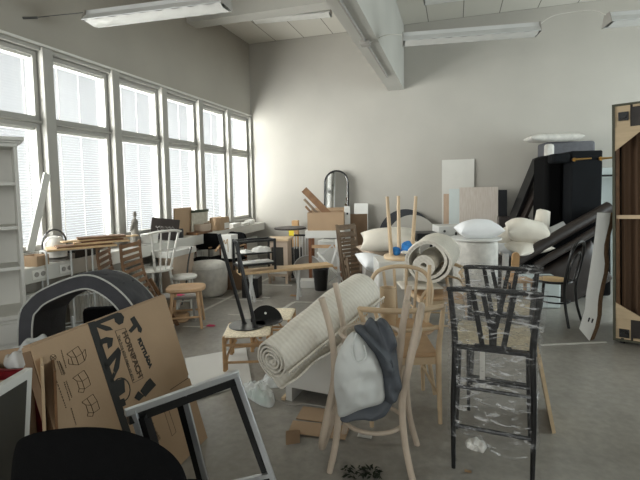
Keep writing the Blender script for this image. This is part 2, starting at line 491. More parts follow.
# windows
for k in range(NW):
    ya, yb = ys[k + 1], ys[k]
    o = V((XW, (ya + yb) / 2, WZ0 - .04))
    f = MB(); hw = (yb - ya) / 2
    f.bb(-.2, .03, -hw - .06, -hw + .06, 0, WZ1 - WZ0 + .06)
    if k == 0: f.bb(-.2, .02, hw - .045, hw - .002, 0, WZ1 - WZ0 + .06)
    f.bb(-.2, .0, -hw + .06, hw - .06, 0, .06).bb(-.2, .0, -hw + .06, hw - .06, WZ1 - WZ0 + .02, WZ1 - WZ0 + .06)
    f.bb(-.2, -.02, -hw + .06, hw - .06, 1.371, 1.396)
    f.bm.transform(Matrix.Translation(o))
    win = tag(build(f, 'window_%d' % (NW - k), 'frame_paint', None, True, bevel=.008, origin=o), kind='structure')
    for z0, z1, nm in ((.065, 1.37, 'lower_sash'), (1.397, 2.105, 'upper_sash')):
        y0, y1 = -hw + .065, hw - .065; b = .048
        s = MB().bb(-.15, -.05, y0, y0 + b, z0, z1).bb(-.15, -.05, y1 - b, y1, z0, z1).bb(-.15, -.05, y0 + b, y1 - b, z0, z0 + b).bb(-.15, -.05, y0 + b, y1 - b, z1 - b, z1)
        so = build(s, nm, 'frame_paint', win, bevel=.005)
        build(MB().bb(-.142, -.138, y0 + b, y1 - b, z0 + b, z1 - b), 'pane', 'pane_glass', so)
        bl = MB(); n = int((z1 - z0 - 2 * b - .03) / .028)
        for i in range(n):
            z = z0 + b + .012 + i * .028
            bl.grid([[(-.100, y0 + b + .006, z - .0128), (-.100, y1 - b - .006, z - .0128)], [(-.092, y0 + b + .006, z), (-.092, y1 - b - .006, z)], [(-.086, y0 + b + .006, z + .0128), (-.086, y1 - b - .006, z + .0128)]])
        build(bl, 'blind', 'blind_slat', so)
        cds = MB().bb(-.105, -.08, y0 + b + .004, y1 - b - .004, z1 - b - .025, z1 - b)
        for q in (.12, .5, .88):
            yy = y0 + b + (y1 - y0 - 2 * b) * q
            cds.bar((-.081, yy, z0 + b), (-.081, yy, z1 - b), .006)
        build(cds, 'blind_cord', 'white_paint', so)
        zz = (z0 + z1) / 2 - (.1 if nm == 'lower_sash' else .2)
        build(MB().bb(-.05, -.035, y0 + .012, y0 + .03, zz, zz + .1).bb(-.035, -.015, y0 + .014, y0 + .028, zz + .04, zz + .12), 'handle', 'dark_steel', so)
for i, (a, b) in enumerate(RY):
    o = V((XR + .1, (a + b) / 2, RZ0)); hw = (b - a) / 2; h = RZ1 - RZ0
    f = MB().bb(-.08, .1, -hw, -hw + .07, 0, h).bb(-.08, .1, hw - .07, hw, 0, h).bb(-.08, .1, -hw + .07, hw - .07, 0, .07).bb(-.08, .1, -hw + .07, hw - .07, h - .07, h).bb(-.06, .08, -.03, .03, .07, h - .07)
    f.bm.transform(Matrix.Translation(o))
    win = tag(build(f, 'window_%d' % (NW + 1 + i), 'frame_paint', None, True, origin=o), kind='structure')
    build(MB().bb(.0, .004, -hw + .07, hw - .07, .07, h - .07), 'pane', 'pane_glass', win)
for i, (a, b) in enumerate(FX):  # made-up windows behind the camera, added to let the fill in
    o = V(((a + b) / 2, YF - .1, FZ0)); hw = (b - a) / 2; h = FZ1 - FZ0
    f = MB().bb(-hw, -hw + .07, -.08, .1, 0, h).bb(hw - .07, hw, -.08, .1, 0, h).bb(-hw + .07, hw - .07, -.08, .1, 0, .07).bb(-hw + .07, hw - .07, -.08, .1, h - .07, h).bb(-.03, .03, -.06, .08, .07, h - .07)
    f.bm.transform(Matrix.Translation(o))
    win = tag(build(f, 'window_%d' % (NW + 4 + i), 'frame_paint', None, True, origin=o), kind='structure')
    build(MB().bb(-hw + .07, hw - .07, -.004, 0, .07, h - .07), 'pane', 'pane_glass', win)
# floor tape
def strip(name, a, b, wd=.05, mat='tape'):
    a = V(a); b = V(b); d = (b - a).normalized(); n = V((-d.y, d.x, 0)) * wd / 2
    return struct(MB().prism([a - n, b - n, b + n, a + n], (0, 0, .002)), name, mat)
ta = G(175, 324.5); tb_ = G(267.5, 278.8); strip('trim_11', ta + (ta - tb_) * .3 + V((0, 0, .0005)), tb_ + (tb_ - ta) * .12 + V((0, 0, .0005)))
def tape(n, x0, y0, x1, y1, wd=.04, z=.0012): strip(n, G(x0, y0) + V((0, 0, z)), G(x1, y1) + V((0, 0, z)), wd)
tape('trim_12', 198, 297.5, 262, 301)
tape('trim_13', 278, 312, 294, 302.2, .05)
tape('trim_14', 294, 302, 345, 303, .04, .0016)
tape('trim_15', 262, 285, 292, 285.5, .06, .0016)
tape('trim_16', 183, 326.5, 206, 327, .03)
tape('trim_17', 228, 314.5, 240, 315, .03)
tape('trim_18', 296, 278, 322, 278.5, .05)
# ---------------------------------------------------------------- lamps and cables
def fixture(p, q, h, label, mount=None):
    p = V(p); q = V(q); c = (p + q) / 2; d = q - p
    rz = math.atan2(d.y, d.x); L = d.length / 2
    t = thing('fluorescent_light', label, 'ceiling light', c, rz, 'fluorescent lights under the ceiling')
    hb = MB().prism([(-L, -.06, .05), (-L, .06, .05), (-L, .045, .11), (-L, -.045, .11)], (2 * L, 0, 0))
    build(hb, 'housing', 'white_metal', t, bevel=.004)
    rf = MB()
    for sg in (-1, 1):
        rf.prism([(-L, sg * .055, .055), (-L, sg * .115, -.01), (-L, sg * .118, -.005), (-L, sg * .06, .06)], (2 * L, 0, 0))
    build(rf, 'reflector', 'white_metal', t)
    build(MB().prism([(-L - .006, -.12, -.012), (-L - .006, .12, -.012), (-L - .006, .065, .11), (-L - .006, -.065, .11)], (.006, 0, 0)), 'end_cap', 'grey_board', t)
    build(MB().prism([(L, -.12, -.012), (L, .12, -.012), (L, .065, .11), (L, -.065, .11)], (.006, 0, 0)), 'end_cap', 'grey_board', t)
    for y in (-.045, .045):
        build(MB().tube([(-L + .03, y, .02), (L - .03, y, .02)], .013, 10), 'tube_lamp', 'white_laminate', t)
    lv = MB(); rows = []
    for i in range(61):
        x = -L + .02 + i * (2 * L - .04) / 60
        rows.append([(x, y, -.010 - .004 * math.sin(i * .9 + y * 40) - .016 * (1 - (y / .105) ** 2)) for y in (-.105, -.07, -.035, 0, .035, .07, .105)])
    lv.grid(rows)
    build(lv, 'diffuser', 'white_laminate', t)
    return t
l1a, l1b = G(90, 23, 3.27), G(227, 6, 3.27)
fixture(l1a, l1b, .1, 'fluorescent light hanging nearest the tall windows, its cable tied to the wall')
r1a, r1b = G(403, 43, 3.27), G(538, 33, 3.27)
fixture(r1a, r1b, .1, 'fluorescent light whose end is wired to the big ceiling beam')
dr = (r1b - r1a).normalized()
g0 = G(607, 24, 3.27)
fixture(g0, g0 + dr * 1.5, .1, 'fluorescent light cut off by the right edge of the photo', )
f0, f1 = G(253, 21, 4.40), G(331, 14, 4.40)
fixture(f0, f1, .1, 'short fluorescent light fixed to the ceiling panels in the far corner')
f2 = G(424, 2, 4.40)
fixture(f2, f2 + V((1.3, .02, 0)), .1, 'fluorescent light fixed to the ceiling behind the hanging light row')
wa = PX(23, 18, XW)
solo(MB().tube([wa + V((.0, 0, 0)), wa + V((.12, .06, .01))], .012, 8).tube([wa + V((.1, .05, .01)), l1a + V((-.01, 0, .11)), l1a.lerp(l1b, .5) + V((0, 0, .115)), l1b + V((0, 0, .11)), V((-1.20, l1b.y + .1, 3.40))], .004, 6), 'steel_cable', 'dark_steel', 'thin steel cable stretched from the left wall along the hanging light', 'cable')
ca = V((-1.05, r1a.y, 3.30))
solo(MB().tube([ca, (ca + r1a) / 2 + V((.0, 0, .1)), r1a + V((-.01, 0, .1))], .006, 6, smooth=6), 'power_cable', 'white_paint', 'white cable from the ceiling beam to the end of the hanging light', 'cable')
solo(MB().tube([r1b + V((.012, 0, .09)), r1b.lerp(g0, .25) + V((0, 0, .17)), r1b.lerp(g0, .75) + V((0, 0, .17)), g0 + V((-.012, 0, .1))], .006, 6, smooth=6), 'power_cable', 'white_paint', 'white cable linking two hanging lights in a row', 'cable')
jb = MB().bb(-1.12, -1.0, r1a.y - .09, r1a.y + .05, 3.285, 3.339)
solo(jb, 'junction_box', 'grey_board', 'small grey junction box under the ceiling beam beside the hanging light', 'junction box', bevel=.01)

# ---------------------------------------------------------------- light
def area(name, loc, rot, sx, sy, power, color):
    l = bpy.data.lights.new(name, 'AREA'); l.shape = 'RECTANGLE'; l.size = sx; l.size_y = sy; l.energy = power; l.color = color
    o = bpy.data.objects.new(name, l); COL.objects.link(o); o.location = loc; o.rotation_euler = rot
    return o
LK = 1.0
for k in range(NW):
    lg = area('daylight_and_fill', (XW - .62, (ys[k] + ys[k + 1]) / 2 - .3, (WZ0 + WZ1) / 2 + .12), (0, -PI / 2 + R(6), R(33)), 1.9, .85, 98 * LK, (1, .98, .95))
    lg.data.spread = R(146)
for a, b in RY:
    area('daylight_and_fill', (XR + .35, (a + b) / 2, (RZ0 + RZ1) / 2), (0, PI / 2, 0), RZ1 - RZ0, b - a, 130 * LK, (.90, .98, 1))
for a, b in FX:  # fill from behind the camera, added to brighten camera-facing surfaces
    area('daylight_and_fill', ((a + b) / 2, YF - .3, (FZ0 + FZ1) / 2), (PI / 2, 0, 0), b - a, FZ1 - FZ0, 62 * LK, (1, .985, .96))
wd = bpy.data.worlds.new('world'); SC.world = wd; wd.use_nodes = True
wd.node_tree.nodes['Background'].inputs[0].default_value = (.95, .97, 1, 1); wd.node_tree.nodes['Background'].inputs[1].default_value = 1.0
vs = SC.view_settings
vs.view_transform = 'Standard'; vs.look = 'None'; vs.gamma = 1; vs.use_curve_mapping = False; vs.exposure = 0.22
# ================================================================ reusable kinds
def leg_tube(p, q, r0, r1, mat, root, name='leg', seg=10, flat=1.0):
    return build(MB().tube([p, V(p).lerp(V(q), .5), q], [r0, (r0 + r1) / 2, r1], seg, flat=flat), name, mat, root)

def round_stool(name, label, cat, loc, rz, mat, h=.45, r=.19, splay=.07, legs=4, rungs=True, group=None, rot=None, square=False, leg_r=.017, seat_t=.035, seatmat=None, r0=None):
    t = thing(name, label, cat, loc, rz, group, rot)
    m = MB()
    if square:
        n = 40; prof = []
        rows = []
        for rr, z in ((.0, h - seat_t), (.86, h - seat_t), (1, h - seat_t * .6), (1, h - .006), (.97, h), (.8, h - .004), (.4, h - .012), (0, h - .014)):
            ring = []
            for k in range(n):
                a = 2 * PI * k / n; ca, sa = math.cos(a), math.sin(a)
                q = (abs(ca) ** 3.4 + abs(sa) ** 3.4) ** (-1 / 3.4)
                ring.append((r * rr * q * ca, r * rr * q * sa * .86, z))
            rows.append(ring + [ring[0]])
        m.grid(rows); bmesh.ops.remove_doubles(m.bm, verts=m.bm.verts, dist=1e-5)
    else:
        m.disc((0, 0, h - seat_t), r, seat_t, bev=.01)
    build(m, 'seat', seatmat or mat, t, sharp=50)
    a0 = PI / 4 if legs == 4 else PI / 2
    tops = []; bots = []
    rt = r0 or r * .68
    for k in range(legs):
        a = a0 + 2 * PI * k / legs
        tops.append(V((math.cos(a) * rt, math.sin(a) * rt, h - seat_t + .003))); bots.append(V((math.cos(a) * (rt + splay), math.sin(a) * (rt + splay), 0)))
    for a, b in zip(tops, bots): leg_tube(a, b, leg_r, leg_r * .75, mat, t)
    if rungs:
        n = len(tops)
        for k in range(n):
            f = .58 if k % 2 else .68
            p = tops[k].lerp(bots[k], f); q = tops[(k + 1) % n].lerp(bots[(k + 1) % n], f)
            build(MB().tube([p, q], leg_r * .6, 8), 'rung', mat, t)
    return t

def wood_armchair(name, label, loc, rz, mat='pale_birch', group=None, top=.76, seat_z=.455, arms=True):
    """light wooden chair with a bent top rail; faces +Y, its back at -Y"""
    t = thing(name, label, 'chair', loc, rz, group)
    sw, sd = .25, .22
    m = MB()
    P = [(-sw * .86, -sd), (sw * .86, -sd), (sw, sd * .7), (sw * .92, sd), (-sw * .92, sd), (-sw, sd * .7)]
    m.prism([(x, y, seat_z - .02) for x, y in P], (0, 0, .03))
    build(m, 'seat', 'oak', t, bevel=.008)
    m = MB()
    for a, b in (((-sw * .84, -sd + .015), (sw * .84, -sd + .015)), ((-sw * .92, sd - .02), (sw * .92, sd - .02)), ((-sw * .84, -sd), (-sw * .92, sd)), ((sw * .84, -sd), (sw * .92, sd))):
        m.bar((a[0], a[1], seat_z - .045), (b[0], b[1], seat_z - .045), .02, .05)
    build(m, 'apron', mat, t, bevel=.003)
    for sx in (-1, 1):
        leg_tube((sx * sw * .92, sd - .02, seat_z + .0), (sx * (sw + .0), sd + .01, 0), .02, .014, mat, t)
        pts = [(sx * (sw * .9), -sd - .02, 0), (sx * sw * .88, -sd, seat_z - .02), (sx * (sw * .98), -sd + .03, seat_z + .15), (sx * (sw + .035), -sd + .09, top)]
        build(MB().tube(pts, [.014, .02, .018, .014], 10, smooth=4), 'rear_leg', mat, t)
        build(MB().tube([(sx * sw * .95, sd - .0, .2), (sx * sw * .9, -sd - .01, .17)], .010, 8), 'stretcher', mat, t)
    build(MB().tube([(-sw * .9, sd - .0, .3), (sw * .9, sd - .0, .3)], .010, 8), 'stretcher', mat, t)
    if arms:
        arc = [(-sw - .04, .12, top - .005)] + [(-(sw + .04) * math.cos(a), -.06 - .2 * math.sin(a), top + .01) for a in [PI * k / 12 for k in range(13)]] + [(sw + .04, .12, top - .005)]
        build(MB().tube(arc, [.014] + [.016] * 13 + [.014], 10, flat=.85), 'top_rail', mat, t)
        for x in (-.1, -.035, .035, .1):
            build(MB().tube([(x, -sd + .01, seat_z), (x * 1.25, -.24, top)], .008, 8), 'spindle', mat, t)
    else:
        pts = [(-sw - .035, -sd + .09, top - .01), (-sw * .5, -sd - .01, top), (0, -sd - .03, top), (sw * .5, -sd - .01, top), (sw + .035, -sd + .09, top - .01)]
        build(MB().tube(pts, .018, 10, smooth=4), 'top_rail', mat, t)
        pts = [(-sw - .01, -sd + .05, top - .14), (0, -sd - .02, top - .13), (sw + .01, -sd + .05, top - .14)]
        build(MB().tube(pts, .012, 10, smooth=4), 'back_rail', mat, t)
    return t

def bentwood_chair(name, label, loc, rz, mat, seatmat, group=None, rot=None, flat=.7, h=.9, r=.015):
    """bentwood hoop-back chair, faces +Y"""
    t = thing(name, label, 'chair', loc, rz, group, rot)
    build(MB().lathe([(.0, .445), (.165, .445), (.19, .45), (.2, .462), (.195, .474), (.175, .475), (.165, .468), (0, .466)], (0, 0, 0), 32, sx=1.0, sy=1.02), 'seat', mat, t, sharp=45)
    build(MB().lathe([(0, .468), (.16, .468), (.16, .474), (0, .480)], (0, 0, 0), 28), 'seat_panel', seatmat, t)
    for sx in (-1, 1):
        pts = [(sx * .135, .14, .455), (sx * .145, .155, .34), (sx * .16, .175, .15), (sx * .185, .205, 0)]
        build(MB().tube(pts, [r * 1.15, r * 1.1, r, r * .9], 10, smooth=4), 'front_leg', mat, t)
    S = []
    for sx in (-1, 1):
        S.append([(sx * .185, -.245, 0), (sx * .16, -.20, .2), (sx * .165, -.185, .42), (sx * .19, -.215, .6), (sx * .185, -.25, h - .13), (sx * .135, -.27, h - .035)])
    pts = S[0] + [(0, -.278, h)] + S[1][::-1]
    build(MB().tube(pts, [r * .95] * 2 + [r * 1.05] * 9 + [r * .95] * 2, 10, smooth=5, flat=1.0, up=V((0, 1, 0))), 'back_hoop', mat, t)
    pts = [(-.10, -.185, .46), (-.115, -.215, .62), (-.085, -.255, h - .17), (0, -.27, h - .12), (.085, -.255, h - .17), (.115, -.215, .62), (.10, -.185, .46)]
    build(MB().tube(pts, r * .75, 8, smooth=5, up=V((0, 1, 0))), 'inner_hoop', mat, t)
    pts = [(.155 * math.cos(a), -.01 + .17 * math.sin(a), .235) for a in [2 * PI * k / 28 for k in range(28)]]
    build(MB().tube(pts, r * .62, 8, closed=True), 'leg_ring', mat, t)
    return t

def slat_chair(name, label, loc, rz, mat, group=None, h=.9, tilt=.32, curve=.1, w=.42, n=8, rot=None):
    """folding wooden chair with a slatted back, folded; faces +Y"""
    t = thing(name, label, 'folding chair', loc, rz, group, rot)
    f = lambda u: V((0, -tilt * u * h - curve * math.sin(u * PI), u * h))
    for sx in (-1, 1):
        build(MB().tube([f(k / 8) + V((sx * w / 2, 0, 0)) for k in range(9)], .024, 8, flat=.5), 'side_rail', mat, t)
        build(MB().bar((sx * (w / 2 - .035), .03, 0), f(.55) + V((sx * (w / 2 - .035), .06, 0)), .02, .04), 'leg', mat, t)
    for k in range(n):
        u = .42 + .55 * k / (n - 1); p = f(u); d = f(min(1, u + .02)) - f(u - .02)
        build(MB().bar(p + V((-w / 2, .012, 0)), p + V((w / 2, .012, 0)), .014, .042, up=d), 'back_slat', mat, t, bevel=.003)
    for k in range(4):
        u = .06 + .08 * k; p = f(u) + V((0, .05, 0)); d = f(u + .02) - f(u)
        build(MB().bar(p + V((-w / 2 + .04, 0, 0)), p + V((w / 2 - .04, 0, 0)), .014, .045, up=d), 'seat_slat', mat, t, bevel=.003)
    return t
def carton(mb, c, size, rz=0, t=.008, open_top=True):
    """open cardboard carton walls"""
    Rm = Matrix.Rotation(rz, 3, 'Z'); c = V(c); w, d, h = size
    for o, s in (((0, -d / 2 + t / 2, h / 2), (w, t, h)), ((0, d / 2 - t / 2, h / 2), (w, t, h)), ((-w / 2 + t / 2, 0, h / 2), (t, d - 2 * t, h)), ((w / 2 - t / 2, 0, h / 2), (t, d - 2 * t, h)), ((0, 0, t / 2), (w - 2 * t, d - 2 * t, t))):
        mb.box(c + Rm @ V(o), s, Rm)
    return mb
def rzto(d): return math.atan2(d.y, d.x)

# ================================================================ along the windows
# tall white hutch at the left edge
hc = PD(27, 300, 2.95); hc.z = 0
hr = R(38) + YAW
hc = hc + Matrix.Rotation(hr, 3, 'Z') @ V((0, .34, 0))
t = thing('hutch', 'tall white hutch with open shelves and moulded cornice, in front of the first window', 'shelf unit', hc, hr)
W, D = .95, .40
m = MB(); m.bb(-W, -.022, -D + .02, 0, .08, .70).bb(-W, 0, -D, 0, .70, .735).bb(-W + .02, -.04, -D + .05, -.02, 0, .08)
build(m, 'base_cabinet', 'white_paint', t, bevel=.006)
for k in range(4): build(MB().bb(-W + .02, -.04, -D + .008, -D + .02, .1 + k * .148, .235 + k * .148), 'drawer_front', 'white_paint', t, bevel=.004)
build(MB().bb(-.022, 0, -.30, 0, .735, 1.86), 'side_panel', 'white_paint', t, bevel=.003)
build(MB().bb(-W, -W + .022, -.30, 0, .735, 1.86), 'side_panel', 'white_paint', t, bevel=.003)
build(MB().bb(-W + .022, -.022, -.014, 0, .735, 1.86), 'back_panel', 'white_paint', t)
for z in (1.02, 1.3, 1.6): build(MB().bb(-W + .022, -.022, -.29, -.014, z, z + .022), 'shelf', 'white_paint', t)
m = MB()
for a, (o, z0, z1) in enumerate(((.0, 1.86, 1.885), (.02, 1.885, 1.90), (.04, 1.90, 1.925))): m.bb(-W - o, o, -.30 - o, 0, z0, z1)
build(m, 'cornice', 'white_paint', t, bevel=.004)

# things on and in front of the sill
a, b = PX(30, 252, -3.78), PX(47, 174, -3.98)
solo(MB().bar(a, b, .075, .02, up=(1, 0, 0)), 'white_board', 'white_laminate', 'long narrow white board leaning against the first window post', 'board', bevel=.003)
t0 = PX(55, 262, -3.7)
t = thing('wire_rack', 'white metal frame rack with thin legs, loaded with flat wooden boards', 'rack', (t0.x, t0.y, 0))
cs = [PD(45, 262, 3.9), PD(71, 258, 3.95), PD(92, 250, 4.5), PD(66, 254, 4.45)]
zt = .97
cs = [G(45, 251, zt), G(71, 248, zt), G(93, 246, zt), G(70, 248, zt)]
cs = [G(45, 252, zt), G(68, 250, zt), G(92, 247, zt), G(70, 247.5, zt)]
c0 = G(46, 252, zt); c1 = G(92, 248, zt); wdt = V((-.13, .05, 0))
cs = [c0, c1, c1 + wdt, c0 + wdt]
m = MB()
for i in range(4): m.bar(cs[i], cs[(i + 1) % 4], .014)
build(m, 'top_frame', 'white_metal', t, True)
for c in cs + [c0.lerp(c1, .52)]: build(MB().bar(c, (c.x, c.y, 0), .013), 'leg', 'white_metal', t, True)
for z in (.2, .5):
    m = MB()
    for i in range(4):
        a, b = cs[i], cs[(i + 1) % 4]; m.bar((a.x, a.y, z), (b.x, b.y, z), .009)
    build(m, 'rail', 'white_metal', t, True)
bd = (c1 - c0).normalized()
spec = [(.02, .62, .30, .018, 'plank_wood', 0, 'pale flat board lying lowest on the white wire rack'), (.10, .5, .2, .016, 'brown_wood', .05, 'brown board on the pale board atop the white wire rack'),
        (.34, .52, .22, .018, 'plank_wood', -.08, 'pale board lying crosswise on top of the wire rack pile'), (.42, .4, .14, .014, 'reddish_wood', .06, 'reddish brown board near the top of the rack pile'), (.3, .75, .1, .014, 'plank_wood', .16, 'narrow pale lath topmost on the rack pile'), (.55, .45, .16, .02, 'brown_wood', -.05, 'short brown board topmost at the window end of the rack pile')]
z = zt + .0075
L = (c1 - c0).length
for i, (o, ln, wdh, th, mt, rr, lb) in enumerate(spec):
    c = c0 + wdt * .45 + bd * min(o + ln / 2, L + .12); 
    solo(MB().box((c.x, c.y, z + th / 2), (ln, wdh, th), (0, 0, rzto(bd) + rr)), 'wooden_board', mt, lb, 'board', 'boards on the wire rack', bevel=.003)
    z += th + .001
# round-topped lamp on the sill
p = PX(55, 250, -3.97); p.z = .841
t = thing('arched_lamp', 'small arched grey lamp with white dome shade on the sill, behind the wire rack', 'lamp', p, R(80))
build(MB().disc((0, 0, 0), .11, .02), 'base', 'grey_board', t)
pts = [(.125 * math.cos(a), 0, .17 + .15 * math.sin(a)) for a in [PI * k / 14 for k in range(15)]]
build(MB().tube([(.125, 0, .02)] + pts + [(-.125, 0, .02)], .01, 8), 'arch', 'dark_steel', t)
build(MB().lathe([(.112, .04), (.11, .12), (.10, .19), (.06, .245), (0, .26)], seg=24), 'shade', 'paper', t)
build(MB().disc((0, 0, .02), .012, .045), 'stem', 'grey_board', t)
# boxes with sockets / tools below the rack
q = G(38, 278, .5)
for px, py, zz, sz, mt, nm, lb in ((36, 268, .841, (.16, .16, .10), 'cardboard', 'carton', 'small brown carton on the sill end by the hutch'),):
    p = PX(px, py, -3.90); p.z = zz
    solo(carton(MB(), p, sz, .2), nm, mt, lb, 'box')
for i, (px, lb) in enumerate(((39, 'pair of grey power sockets on the sill front, nearer the hutch'), (66, 'pair of grey power sockets on the sill front, under the middle of the wire rack'))):
    q = PX(px, 268, -3.82)
    t = thing('power_socket', lb, 'socket', (-3.82, q.y, .765), 0, 'power sockets on the sill')
    build(MB().bb(0, .006, -.075, .075, -.045, .045), 'plate', 'paper', t, bevel=.002)
    for y in (-.034, .034): build(MB().disc((.006, y, 0), .024, .006, Matrix.Rotation(PI / 2, 3, 'Y')), 'outlet', 'grey_board', t)
for i, (px, sz, mt, nm, lb) in enumerate(((36, .05, 'dark_brown', 'wooden_finial', 'dark turned wooden finial lying on the sill by the brown carton'), (42, .04, 'brown_wood', 'wooden_ball', 'small brown wooden ball on the sill beside the dark finial'))):
    q = PX(px + 3, 266, -3.87)
    solo(MB().lathe([(0, 0), (sz * .7, .01), (sz, sz * .8), (sz * .75, sz * 1.5), (0, sz * 1.75)], (-3.88, q.y, .841), 18), nm, mt, lb, 'finial')
q = PX(87, 258, -3.86)
solo(MB().box((-3.9, q.y, .887), (.12, .34, .09), (0, 0, 0)), 'black_case', 'black_plastic', 'small black case lying on the sill under the right end of the wire rack', 'case', bevel=.01)
q = PX(76, 262, -3.86)
solo(MB().box((-3.9, q.y, .872), (.1, .16, .06), (0, 0, .1)), 'switch_box', 'grey_board', 'small grey switch box on the sill left of the black case', 'box', bevel=.006)
# two folded slatted wooden chairs
fd = (RGT * 1.0 - FWD * .06).normalized()
drz = math.atan2(fd.y, fd.x) - PI / 2
p = PD(169, 326, 4.72); p.z = 0
ca_ = slat_chair('deck_chair', 'brown slatted folding chair with curved back, leaning beside the dark cushion', p, drz, 'brown_wood', 'brown slatted folding chairs', h=.99, tilt=.40, curve=.12, w=.42, n=9)
dup(ca_, p - RGT * .27 + FWD * .02, drz + R(14), 'brown slatted folding chair standing behind the other, mostly hidden')
# statue
p = PX(136, 247, -3.92); p.z = .842
t = thing('statue', 'grey stone statuette of a robed figure standing on the window sill', 'statue', p, R(-60))
prof = [(0, 0), (.085, 0), (.085, .02), (.075, .03), (.08, .08), (.07, .15), (.052, .21), (.045, .245), (.056, .29), (.052, .32), (.03, .345), (.018, .355), (.017, .37), (.028, .385), (.032, .405), (.028, .428), (.012, .442), (0, .445)]
m = MB().lathe(prof, seg=24, sx=1, sy=.75)
for v in m.bm.verts:
    k = noise.noise(v.co * 22) * .008; v.co.x += k + .02 * math.sin(v.co.z * 9); v.co.y += k
m.tube([(.05, -.01, .31), (.075, -.03, .24), (.03, -.05, .2)], [.018, .016, .014], 8, smooth=3).tube([(-.035, -.01, .31), (-.055, -.02, .25), (-.03, -.045, .2)], [.018, .016, .014], 8, smooth=3)
build(m, 'figure', 'stone', t, sub=1, sharp=80)
# white spindle chair
p = PD(157, 292, 5.42); p.z = 0
t = thing('spindle_chair', 'white painted wooden chair with flared spindle back, in front of the sill', 'chair', p, R(70))
h = .57
build(MB().lathe([(0, h - .03), (.19, h - .03), (.21, h - .015), (.2, h), (.1, h - .008), (0, h - .01)], seg=30, sy=.95), 'seat', 'white_paint', t)
for sx in (-1, 1):
    for sy in (-1, 1): leg_tube((sx * .12, sy * .11, h - .03), (sx * .17, sy * .17, 0), .02, .014, 'white_paint', t)
    build(MB().tube([(sx * .15, .165, .2), (sx * .15, -.165, .2)], .010, 8), 'stretcher', 'white_paint', t)
for x in (-.15, -.05, .05, .15):
    build(MB().tube([(x * .7, -.15, h - .01), (x * 1.25, -.24, 1.04)], .014 if abs(x) > .1 else .010, 8), 'spindle', 'white_paint', t)
build(MB().tube([(-.22, -.2, 1.03), (-.1, -.245, 1.05), (.1, -.245, 1.05), (.22, -.2, 1.03)], .04, 10, flat=.4, smooth=4, up=V((0, 0, 1))), 'crest_rail', 'white_paint', t)
build(MB().tube([(-.165, -.195, .82), (0, -.21, .82), (.165, -.195, .82)], .016, 8, flat=.6, smooth=4), 'middle_rail', 'white_paint', t)
# objects along the sill, left to right
p = PX(150, 246, -3.93); p.z = .842
solo(MB().lathe([(0, 0), (.10, 0), (.105, .02), (.11, .09), (.115, .10), (.115, .125), (0, .13)], p, 30), 'tin', 'paper', 'round whitish tin with lid on the sill behind the white chair', 'tin')
p = PX(164, 246, -3.92); p.z = .85
t = thing('wooden_sign', 'dark brown boxed sign with faded white script, tilted on the sill', 'sign', p, R(-62), None, (R(-12), R(8), R(-62) + PI / 2 + R(10)))
build(MB().bb(-.19, .19, -.035, .035, .0, .30), 'panel', 'dark_brown', t, bevel=.006)
m = MB()
for k, (x0, x1, z) in enumerate(((-.13, -.02, .17), (.0, .13, .175), (-.1, .1, .13))):
    pts = [(x0 + (x1 - x0) * i / 9, -.037, z + .014 * math.sin(i * 1.9 + k)) for i in range(10)]
    m.tube(pts, .006, 6, smooth=3, flat=.3)
build(m, 'script', 'paper', t)
p = PX(188, 231, -4.0); p.z = .842
solo(MB().box((-4.02, p.y - .10, .842 + .215), (.02, .44, .43), (0, R(3), 0)), 'cardboard_sheet', 'cardboard', 'tall beige cardboard sheet standing against the window, behind the tilted sign', 'cardboard')
t = thing('map_board', 'framed pale map with dark green top edge, leaning on the window', 'picture', (-3.98, p.y + .30, .842), 0)
build(MB().box((-.0, 0, .19), (.02, .46, .38), (0, R(4), 0)), 'sheet', 'map_paper', t)
build(MB().box((.018, 0, .36), (.03, .47, .04), (0, R(4), 0)), 'top_edge', 'green_leaf', t)
p = PX(200, 233, -3.93); p.z = .842
solo(MB().box((p.x, p.y, p.z + .02), (.2, .5, .04), (0, 0, .1)), 'wooden_tray', 'brown_wood', 'flat brown wooden tray on the sill under the round pot', 'tray', bevel=.004)
solo(MB().lathe([(0, 0), (.135, 0), (.15, .03), (.155, .11), (.145, .115), (.13, .03), (0, .02)], (p.x, p.y + .05, p.z + .041), 28), 'round_bowl', 'linen_beige', 'pale round bowl sitting on the brown tray by the window', 'bowl')
p = PX(180, 237, -3.9); p.z = .842
solo(MB().lathe([(0, 0), (.05, 0), (.055, .1), (.05, .13), (.046, .13), (.045, .02), (0, .02)], p, 20), 'black_mug', 'black_plastic', 'small black pot on the sill before the beige cardboard', 'pot')
p = PX(220, 232, -3.93); p.z = .842
t = thing('carton', 'brown carton with a white label standing on the far sill', 'box', p, .05)
build(MB().bb(-.1, .1, -.17, .17, 0, .22), 'body', 'cardboard', t, bevel=.004)
build(MB().bb(.1, .103, -.02, .15, .02, .12), 'label', 'paper', t)
for i, (px, s) in enumerate(((234, .07), (243, .05), (250, .08))):
    p = PX(px, 225, -3.93); p.z = .842
    solo(MB().box(p + V((0, 0, s / 2)), (.14, .3, s), (0, 0, .1 * i)), 'paper_bundle', 'paper', ['stack of white papers on the sill just beyond the brown carton', 'thin white paper packet on the far sill between two stacks', 'white paper stack nearest the corner on the sill'][i], 'papers', 'papers on the sill', bevel=.006)
